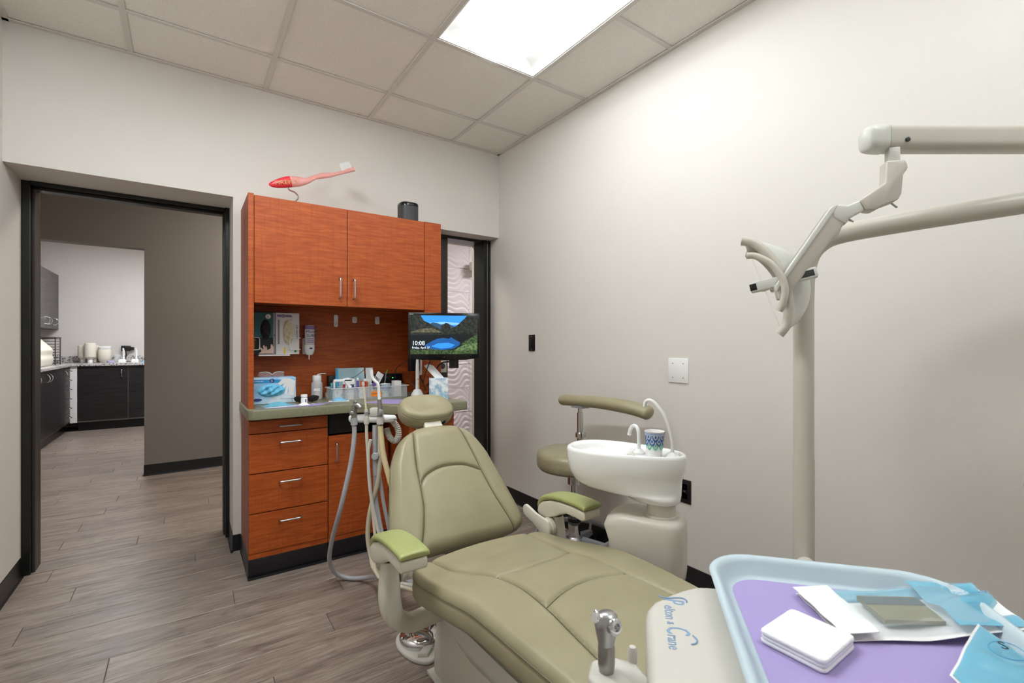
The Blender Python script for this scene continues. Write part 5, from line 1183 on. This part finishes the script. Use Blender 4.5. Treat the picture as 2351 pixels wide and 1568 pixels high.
O('face_shield', X(J(box(-.004, -.0025, -HU, HU, -HWd, HWd)), hf), 'glass_shield', t, 0)
nz = -zs                                          # side of the lamp that faces the camera
hp = sp([(.006, .084, nz * .125), (-.012, .074, nz * .128), (-.036, .042, nz * .13), (-.047, .0, nz * .13), (-.043, -.035, nz * .13), (-.026, -.066, nz * .128), (-.014, -.078, nz * .125)], 6)
O('handle', X(tube(hp, [.0085] * len(hp), 12, flat=(1.1, 1)), hf), 'lamp_beige', t, 60)
O('handle_stay', X(tube([(-.046, .0, nz * .13), (-.055, 0, nz * .09)], .008, 10), hf), 'lamp_beige', t)
cbm = Matrix.Rotation(R(7), 4, 'Z')
O('bulb_bar', X(J(rb(-.125, .028, -.013, .013, nz * .094 - .016, nz * .094 + .016, .004)), hf @ cbm), 'lamp_white', t)
O('bar_recess', X(rb(.012, .0285, -.009, .009, nz * .094 - .0165, nz * .094 + .0165, .001), hf @ cbm), 'dark_screen', t)
O('bar_recess', X(rb(-.118, -.088, -.008, .008, nz * .094 - .0168, nz * .094 + .0168, .001), hf @ cbm), 'dark_grey', t)
O('bulb_socket', X(J(rb(-.06, -.015, -.016, .016, -.02, .02, .005), lathe_dir([(.006, 0), (.007, .02), (.003, .03)], (-.02, 0, 0), (1, 0, 0), 12), rb(-.07, -.05, -.008, .008, min(0, nz * .1), max(0, nz * .1), .002)), hf), 'unit_grey', t)
O('yoke', X(tube([(-.06, 0, nz * .095), (-.055, -.002, nz * .02)], .009, 10), hf), 'lamp_beige', t)

# ================================================================ delivery unit in the foreground
an = math.atan2(.649, .76); e1 = Vector((.76, .649, 0)).normalized(); e2 = Vector((e1.y, -e1.x, 0))
t = thing('delivery_unit', 'white delivery unit head with blue script lettering beside the tray', 'delivery unit', tuple(e1 * .6 + e2 * .2))
def dp(a, b, z): return e1 * a + e2 * b + Vector((0, 0, z))
df = FR((0, 0, 0), e1, -e2)                       # local x along e1, y = -e2, z up
def pl(poly): return [(a, -b) for a, b in poly]
hd = [(.36, .012), (.72, .012), (.752, .018), (.79, .050), (.822, .095), (.828, .13), (.80, .30), (.60, .32), (.36, .32)]
hd = [(p.x, p.y) for p in sp([(a, b, 0) for a, b in [(.36, .014), (.50, .014), (.64, .014), (.715, .0145), (.748, .026)]], 4)] + [(p.x, p.y) for p in sp([(a, b, 0) for a, b in [(.775, .050), (.802, .08), (.815, .112), (.815, .20), (.80, .30)]], 4)] + [(.60, .33), (.36, .33)]
O('head', bev(prism(pl(hd), .70, .786, df), .012, 4), 'unit_white', t, 50)
O('arm', tube(sp([tuple(dp(.55, .2, .71)), tuple(dp(.55, .25, .62)), tuple(dp(.60, .35, .56)), tuple(dp(.75, .60, .54)), (1.40, .57, .53), (1.488, .638, .53)], 5), .026, 16), 'unit_white', t)
# lettering reads towards the camera along the left edge
lx, ly = -e1, e2                                   # writing direction, letter-up direction
def tx(s_, size, a, b, sxx=1.0, sh=0.0): return text(s_, size, FR(dp(a, b, .7862), lx, ly), extrude=.0003, sx=sxx, shear=sh)
LT([(tx('P', .044, .7570, .041, .66), 'ink_logo'), (tx('elton', .0225, .7375, .041, .80), 'ink_logo'), (tx('&', .014, .6945, .0425, .8), 'ink_logo'), (tx('C', .044, .6840, .041, .60), 'ink_logo'), (tx('rane', .0225, .6640, .041, .80), 'ink_logo'),
  (tube(sp([tuple(dp(a, b, .7866)) for a, b in ((.752, .0745), (.758, .0745), (.7625, .069), (.7615, .060), (.7585, .052), (.757, .044), (.7585, .037), (.763, .034))], 5), .0011, 6), 'ink_logo'),
  (tube(sp([tuple(dp(a, b, .7866)) for a, b in ((.668, .074), (.660, .078), (.652, .076), (.648, .070))], 5), .0011, 6), 'ink_logo')], t)
# syringe holder
hl = O('syringe_holder', J(X(bev(prism(pl([(.50, .018), (.60, .018), (.628, .0), (.632, -.03), (.618, -.056), (.585, -.058), (.565, -.04), (.54, -.012), (.50, -.008)]), .735, .766), .006, 3), df)), 'unit_white', t, 50)
O('peg', X(lathe([(.006, 0), (.0062, .016), (.004, .02)], .628, .004, .764, 16), df), 'unit_white', hl)
sp0 = dp(.60, -.0355, 0)
sy = thing('air_water_syringe', 'brushed metal air water syringe standing in the holder of the delivery unit', 'syringe', (sp0.x, sp0.y, .70))
O('handle', lathe([(.0092, .69), (.0092, .765), (.0105, .775), (.0105, .795), (.0098, .80)], sp0.x, sp0.y, 0, 28), 'aluminium_grey', sy)
tcam = Vector((-.72, -.69, 0)).normalized(); side = Vector((.82, -.57, 0))
O('neck', loft([[sp0 + side * x * r1 + tcam * y * r2 + Vector((0, 0, z)) for x, y in ell(0, 0, 1, 1, 24, 2.4)] for r1, r2, z in ((.0098, .0098, .80), (.0125, .011, .812), (.015, .0125, .824), (.014, .012, .834), (.009, .008, .839))]), 'steel_brushed', sy, 60)
fdir = (tcam * .75 + side * .55 + Vector((0, 0, .25))).normalized()
bt = O('tip_socket', lathe_dir([(.0085, -.004), (.0095, .004), (.0095, .009), (.007, .011), (.0045, .0112), (.004, .006)], sp0 + side * .006 + tcam * .006 + Vector((0, 0, .826)), fdir, 24), 'chrome', sy)
O('button', lathe_dir([(.0055, 0), (.0062, .004), (.0055, .0065)], sp0 - side * .011 + tcam * .006 + Vector((0, 0, .835)), (-side + tcam * .6 + Vector((0, 0, .7))).normalized(), 18), 'chrome', sy)
O('button', lathe_dir([(.0055, 0), (.0062, .004), (.0055, .0065)], sp0 - side * .012 - tcam * .005 + Vector((0, 0, .832)), (-side - tcam * .6 + Vector((0, 0, .7))).normalized(), 18), 'chrome', sy)
# tray
t0, t1, u0, u1 = .44, .878, .114, .469
def tring(ins, z, r): return [dp(a, b, z) for a, b in rrect(t0 + ins, t1 - ins, u0 + ins, u1 - ins, r, 10)]
tz = .786
tr = [tring(.036, tz, .05), tring(.024, tz, .06), tring(.016, tz + .006, .066), tring(.002, tz + .026, .074), tring(.0, tz + .029, .075), tring(.002, tz + .032, .074), tring(.006, tz + .033, .071), tring(.011, tz + .031, .068), tring(.015, tz + .025, .066), tring(.023, tz + .009, .06), tring(.028, tz + .004, .057), tring(.04, tz + .003, .05), tring(.15, tz + .003, .02)]
tag(O('instrument_tray', loft(tr), 'tray_blue', sm=60), 'pale blue plastic instrument tray on the delivery unit', 'tray')
pr_ = rrect(t0 + .033, t1 - .031, u0 + .033, u1 - .031, .05, 8)
tag(O('tray_liner', prism([(a, -b) for a, b in pr_], tz + .0032, tz + .0040, df), 'purple_paper', sm=0), 'purple paper liner covering the bottom of the tray', 'paper')
ZL = tz + .0042
# gauze stack
gz = thing('gauze_stack', 'folded stack of white cotton gauze on the purple tray liner', 'gauze', (.652, .278, ZL))
gc = [(.690, .325), (.702, .250), (.612, .228), (.610, .312)]
gf = FR((.6535, .279, ZL), Vector((.0, .078, 0)), Vector((-.086, 0.012, 0)))
for k in range(3):
    ex = .0006 * (k % 2)
    O('layer', X(bev(prism(rrect(-.039 + ex, .039 - ex, -.044 + ex, .044 - ex, .008, 4), .0054 * k, .0054 * k + .0058), .0026, 3), gf), 'cotton', gz, 60)
# pouches
def pouch(name, lab, cpts, z0, bulge, seed, rise=None):
    (ax_, ay), (bx, by), (cx, cy), (dx, dy) = cpts
    t = thing(name, lab, 'pouch', ((ax_ + cx) / 2, (ay + cy) / 2, ZL))
    def xy(u, v): return ((ax_ * (1 - u) + bx * u) * (1 - v) + (dx * (1 - u) + cx * u) * v, (ay * (1 - u) + by * u) * (1 - v) + (dy * (1 - u) + cy * u) * v)
    rnd = random.Random(seed); ph = [rnd.uniform(0, 6) for _ in range(4)]
    def lift(u, v): return (rise(u, v) if rise else 0) + .0022 * (math.sin(9 * u + 5 * v + ph[0]) + math.sin(13 * v - 7 * u + ph[1]) + math.sin(17 * u + ph[2])) / 3 + .0022
    return t, xy, lift
P1, xy, lift = pouch('instrument_pouch', 'clear and blue sterilization pouch holding a brown mirror plate on the tray', [(.772, .345), (.700, .252), (.886, .112), (.975, .190)], ZL, .01, 2, rise=lambda u, v: .022 * max(0, v - .45) ** 1.0 + .01 * v)
O('paper_back', sheet(lambda u, v: (*xy(u, v), ZL + lift(u, v) + .0006), 16, 24, .0006), 'paper_white', P1, 60)
O('paper_flap', sheet(lambda u, v: (*xy(u, v * .20 - .02), ZL + lift(u, 0) + .010 + .004 * v), 10, 4, .0008), 'paper_white', P1, 60)
O('film', sheet(lambda u, v: (*xy(.04 + .92 * u, .12 + .86 * v), ZL + lift(.04 + .92 * u, .12 + .86 * v) + .003 + .021 * max(0, math.sin(math.pi * u)) ** .5 * max(0, math.sin(math.pi * min(1, .04 + v * 1.15))) ** .5), 20, 26, .0004), 'pouch_clear', P1, 60)
O('blue_seal', sheet(lambda u, v: (*xy(.02 + .24 * u, .18 + .8 * v), ZL + lift(.02 + .24 * u, .18 + .8 * v) + .0018 + .006 * math.sin(math.pi * u)), 6, 24, .0004), 'pouch_blue', P1, 60)
O('blue_end', sheet(lambda u, v: (*xy(.03 + .94 * u, .62 + .37 * v), ZL + lift(.03 + .94 * u, .62 + .37 * v) + .012 * (1 - v) + .0016 + .005 * math.sin(11 * u + 4 * v) * math.sin(math.pi * u)), 22, 14, .0004), 'pouch_blue', P1, 60)
def ontext(s_, size, u, v, flip=1, m_='pouch_dark', par=P1, lw=.94):
    x, y = xy(u, v); x2, y2 = xy(u, v + .1); x3, y3 = xy(u - .1, v)
    return O('lettering', text(s_, size, FR((x, y, ZL + lift(u, v) + .0145), (x2 - x, y2 - y, .002), (x3 - x, y3 - y, 0)), extrude=.0001), m_, par, 0)
ontext('S', .016, .22, .82, m_='ink_grey'); ontext('Do Quantity', .009, .45, .78); ontext('Steam', .007, .62, .80)
mc_ = [xy(.30, .28), xy(.86, .28), xy(.80, .60), xy(.28, .58)]
O('mirror_plate', sheet(lambda u, v: (*xy(.30 + .52 * u, .27 + .33 * v), ZL + lift(.5, .4) + .012), 6, 6, .006), 'amber', P1, 30)
O('plate_edge', sheet(lambda u, v: (*xy(.33 + .17 * u, .27 + .33 * v), ZL + lift(.5, .4) + .0128), 4, 6, .0006), 'black_gloss', P1, 30)
P2, xy, lift = pouch('instrument_pouch', 'blue sterilization pouch marked S lying at the near side of the tray', [(.812, .150), (.690, .150), (.60, .02), (.80, .02)], ZL, .01, 5, rise=lambda u, v: .028 * max(0, 1 - 2.2 * v) * (1 - .6 * u) + .008)
O('paper_back', sheet(lambda u, v: (*xy(u, v), ZL + lift(u, v) + .0006), 16, 18, .0006), 'paper_white', P2, 60)
O('blue_film', sheet(lambda u, v: (*xy(.02 + .96 * u, .02 + .95 * v), ZL + lift(.02 + .96 * u, .02 + .95 * v) + .0022 + .010 * math.sin(math.pi * u) * math.sin(math.pi * v) * (1 + .5 * math.sin(14 * u + 9 * v))), 26, 26, .0004), 'pouch_blue', P2, 60)
x, y = .770, .118
O('badge', tube([(x + .02 * math.cos(R(15 * k)), y + .015 * math.sin(R(15 * k)), ZL + .036) for k in range(24)], .0006, 6, closed=True), 'pouch_dark', P2)
O('lettering', text('S', .018, FR((x - .002, y + .004, ZL + .037), (.45, -.6, 0), (.6, .45, .1)), extrude=.0002), 'ink_black', P2, 0)
# rounded light handle cap at the right edge of the view
t = thing('xray_arm', 'cream rounded end of a folded wall arm beyond the tray', 'wall arm', (1.3, .09, .90))
O('end_cap', lathe_dir([(.003, 0), (.022, .002), (.036, .010), (.042, .024), (.044, .05)], (1.19, .148, .932), Vector((.74, -.66, 0)), 32), 'unit_white', t, 60)
O('arm', tube([(1.222, .119, .932), (1.60, -.22, .932), (2.01, -.40, .932)], .0435, 24), 'unit_white', t, 60)
O('wall_bracket', rb(1.985, 2.01, -.48, -.32, .85, 1.01, .006), 'unit_white', t)

# ================================================================ lab seen through the left doorway
LF = 8.57; LXF = -1.29; LZ = .885
def lab_handle(p, axis, parent, n):
    """bowed chrome pull: axis = direction of its length, n = outward"""
    p = Vector(p); a = Vector(axis); n = Vector(n); L_ = .055
    return O('handle', J(tube(sp([p - a * L_ * .8 + n * .012, p - a * L_ * .55 + n * .03, p + n * .04, p + a * L_ * .55 + n * .03, p + a * L_ * .8 + n * .012], 4), .006, 8), tube([p - a * L_ * .8, p - a * L_ * .8 + n * .02], .009, 8), tube([p + a * L_ * .8, p + a * L_ * .8 + n * .02], .009, 8)), 'chrome', parent)
def lab_unit_back(x0, x1, lab, kind):
    t = thing('lab_cabinet', lab, 'cabinet', ((x0 + x1) / 2, 8.83, 0))
    O('body', box(x0, x1, LF + .021, LY1 - .002, .12, LZ), 'lab_edge', t, 0)
    O('toe_kick', box(x0, x1, LF + .06, LY1 - .002, 0, .12), 'vinyl_black', t, 0)
    if kind == 'door':
        d = O('door', rb(x0 + .003, x1 - .003, LF, LF + .02, .14, LZ - .006, .001), 'lab_wood', t, 0)
        lab_handle((x1 - .07, LF, .78), (0, 0, 1), d, (0, -1, 0))
    else:
        n = 6; h = (LZ - .146) / n
        for k in range(n): 
            d = O('drawer', rb(x0 + .003, x1 - .003, LF, LF + .02, .14 + k * h + .002, .14 + (k + 1) * h - .002, .001), 'lab_wood', t, 0)
            lab_handle(((x0 + x1) / 2, LF, .14 + (k + .5) * h), (1, 0, 0), d, (0, -1, 0))
lab_unit_back(-1.215, -.682, 'black wood lab cabinet with one wide door under the granite top', 'door')
lab_unit_back(-.678, -.20, 'black wood lab cabinet with six thin drawers beside the wide door', 'drawers')
lab_unit_back(-.196, .35, 'black wood lab cabinet door unit beyond the drawers', 'door')
t = thing('corner_filler', 'pale grey corner strip between the two black lab cabinet runs', 'filler strip', (-1.25, 8.57, .12))
O('strip', rb(LXF + .001, -1.218, LF - .0, LF + .018, .12, LZ, .001), 'box_white', t, 0)
def lab_unit_left(y0, y1, lab, doors, drawers=False):
    t = thing('lab_cabinet', lab, 'cabinet', (-1.58, (y0 + y1) / 2, 0))
    O('body', box(LX0 + .002, LXF - .021, y0, y1, .12, LZ), 'lab_edge', t, 0)
    O('toe_kick', box(LX0 + .002, LXF - .06, y0, y1, 0, .12), 'vinyl_black', t, 0)
    if drawers:
        n = 6; h = (LZ - .146) / n
        for k in range(n):
            d = O('drawer', rb(LXF - .02, LXF, y0 + .003, y1 - .003, .14 + k * h + .002, .14 + (k + 1) * h - .002, .001), 'lab_wood', t, 0)
            lab_handle((LXF, (y0 + y1) / 2 + .04, .14 + (k + .6) * h), (0, 1, 0), d, (1, 0, 0))
    else:
        for (a, b, hy) in doors:
            d = O('door', rb(LXF - .02, LXF, a + .003, b - .003, .14, LZ - .006, .001), 'lab_wood', t, 0)
            lab_handle((LXF, hy, .80), (0, 0, 1), d, (1, 0, 0))
lab_unit_left(6.45, 6.90, 'black wood lab cabinet nearest the hall on the left run', [(6.45, 6.90, 6.84)])
lab_unit_left(6.90, 7.70, 'black wood lab cabinet with two doors and paired bowed handles', [(6.90, 7.297, 7.225), (7.297, 7.70, 7.36)])
lab_unit_left(7.70, 8.206, 'black wood lab cabinet with a single door on the left run', [(7.70, 8.206, 8.14)])
lab_unit_left(8.206, 8.588, 'narrow black lab drawer stack at the inner corner', [], True)
tag(O('granite_worktop', bev(prism([(LX0 + .002, 6.43), (LXF + .025, 6.43), (LXF + .025, LF - .025), (.36, LF - .025), (.36, LY1 - .002), (LX0 + .002, LY1 - .002)], LZ + .001, LZ + .035), .004, 2), 'granite', sm=0), 'speckled grey granite worktop turning the corner of the lab', 'worktop')
tag(O('backsplash', box(LX0 + .02, .36, LY1 - .022, LY1 - .002, LZ + .0355, LZ + .13), 'granite', sm=0), 'low speckled granite backsplash behind the cream bottles', 'backsplash')
tag(O('backsplash', box(LX0 + .002, LX0 + .0198, 6.43, LY1 - .022, LZ + .0355, LZ + .13), 'granite', sm=0), 'low speckled granite backsplash behind the sterilizer', 'backsplash')
t = thing('lab_wall_cabinet', 'dark grey wood wall cabinet high in the lab corner', 'cabinet', (-1.69, 8.4, 1.39))
O('body', box(LX0 + .001, -1.506, 7.4, LY1 - .002, 1.39, 2.16), 'lab_wood_up', t, 0)
for a, b, hy in ((7.60, 8.02, 7.95), (8.02, 8.39, 8.33), (8.39, 8.55, 8.47), (8.55, LY1 - .01, 8.82)):
    d = O('door', rb(-1.505, -1.485, a + .002, b - .002, 1.392, 2.158, .001), 'lab_wood_up', t, 0)
    if hy > 8.2: lab_handle((-1.485, hy, 1.49), (0, 0, 1), d, (1, 0, 0))
ZG = LZ + .0355
# lab items
def jug(x, y, lab, r=.075, h=.27):
    t = thing('chemical_jug', lab, 'bottle', (x, y, ZG), group='upturned cream bottles on the granite')
    O('cap', lathe([(r * .42, 0), (r * .45, .004), (r * .45, .04), (r * .4, .045)], x, y, ZG, 24), 'white_plastic', t)
    O('body', lathe([(r * .42, .045), (r * .5, .06), (r * .95, .085), (r, .1), (r, h - .02), (r * .93, h - .004), (r * .8, h)], x, y, ZG, 28), 'bottle_cream', t)
jug(-1.205, 8.90, 'upturned cream bottle with a white cap against the lab wall', .055, .25)
jug(-1.115, 8.80, 'upturned cream bottle standing in front of the other bottles', .064, .285)
jug(-1.09, 8.97, 'upturned cream bottle half hidden behind the front bottle', .05, .25)
t = thing('plastic_jar', 'squat translucent jar with a white lid on the granite worktop', 'jar', (-.965, 8.87, ZG))
O('foot', lathe([(.042, 0), (.058, .006), (.058, .016), (.034, .022)], -.965, 8.87, ZG, 24), 'bottle_cream', t)
O('body', lathe([(.056, .022), (.075, .05), (.08, .12), (.076, .18), (.07, .195)], -.965, 8.87, ZG, 28), 'bottle_cream', t)
O('lid', lathe([(.073, .195), (.076, .2), (.074, .23), (.064, .236)], -.965, 8.87, ZG, 28), 'white_plastic', t)
tag(O('dappen_dish', lathe([(.04, 0), (.045, .004), (.045, .03), (.035, .034)], -.885, 8.73, ZG, 20), 'lavender'), 'small lavender dish on the granite worktop', 'dish')
tag(O('plastic_tumbler', cupgeo(.034, .042, .11, -.835, 8.95, ZG), 'clear_plastic'), 'clear plastic tumbler beside the lavender dish', 'tumbler')
for x, lab in ((-.765, 'white charging stand for a handpiece beside the plastic tumbler'), (-.62, 'white charging stand for a handpiece beside the blue cloth')):
    t = thing('charging_stand', lab, 'charger', (x, 8.78, ZG), group='white charging stands in the lab')
    O('base', loft([[(a, b, ZG + z) for a, b in rrect(x - .045 * f, x + .045 * f, 8.78 - .04 * f, 8.78 + .04 * f, .015)] for f, z in ((1, 0), (1, .03), (.7, .05))]), 'white_plastic', t)
    O('handpiece', tube([(x + .015, 8.78, ZG + .045), (x + .015, 8.79, ZG + .17), (x + .01, 8.79, ZG + .21)], [.012, .013, .008], 12), 'white_plastic', t)
t = thing('power_supply', 'black plug-in power supply on the lab wall outlet', 'adapter', (-.74, 9.06, 1.08))
O('brick', J(rb(-.80, -.69, 9.02, LY1 - .001, 1.085, 1.165, .008), rb(-.69, -.65, 9.04, LY1 - .001, 1.10, 1.145, .006)), 'black_plastic', t)
O('cable', tube(sp([(-.75, 9.03, 1.09), (-.735, 8.99, 1.05), (-.735, 8.95, 1.0), (-.75, 8.88, ZG + .01)], 5), .006, 8), 'black_plastic', t)
crumpled('blue_cloth', -.50, 8.75, ZG, .05, .05, .04, 'mask_blue', 21, 'crumpled blue cloth at the end of the granite worktop', 'cloth')
t = thing('sterilizer', 'cream countertop sterilizer with a slanted front panel', 'sterilizer', (-1.62, 7.7, ZG))
pf = [(p.x, p.y) for p in sp([(-1.86, ZG, 0), (-1.375, ZG, 0), (-1.36, ZG + .03, 0), (-1.35, ZG + .10, 0), (-1.365, ZG + .14, 0), (-1.36, ZG + .20, 0), (-1.40, ZG + .235, 0), (-1.47, ZG + .29, 0), (-1.54, ZG + .33, 0), (-1.62, ZG + .345, 0), (-1.86, ZG + .345, 0)], 3)]
pf = [(-1.86, ZG), (-1.375, ZG), (-1.36, ZG + .03), (-1.35, ZG + .09), (-1.366, ZG + .13), (-1.355, ZG + .19), (-1.375, ZG + .225), (-1.46, ZG + .32), (-1.52, ZG + .375), (-1.60, ZG + .39), (-1.86, ZG + .39)]
O('case', bev(prism([(x, z) for x, z in pf], -8.02, -7.40, FR((0, 0, 0), (1, 0, 0), (0, 0, 1))), .014, 3), 'machine_cream', t, 50)
O('display', X(box(-.04, .04, -.08, .08, 0, .002), FR((-1.488, 7.75, ZG + .354), (.74, 0, -.67), (0, 1, 0))), 'mid_grey', t, 0)
O('side_panel', rb(-1.60, -1.46, 7.392, 7.40, ZG + .06, ZG + .22, .002), 'machine_cream', t)
t = thing('wire_rack', 'brown wire cassette rack beside the cream sterilizer', 'rack', (-1.45, 8.28, ZG))
wr = []
for x in (-1.58, -1.36):
    for y in (8.14, 8.42): wr.append(tube([(x, y, ZG), (x, y, ZG + .345)], .006, 6))
for k in range(10):
    z = ZG + .02 + k * .035; wr.append(tube([(-1.58, 8.14, z), (-1.36, 8.14, z), (-1.36, 8.42, z), (-1.58, 8.42, z)], .004, 6, closed=True))
O('frame', J(*wr), 'wire_dark', t)
O('top_tray', rb(-1.6, -1.35, 8.12, 8.44, ZG + .345, ZG + .357, .003), 'wire_dark', t)
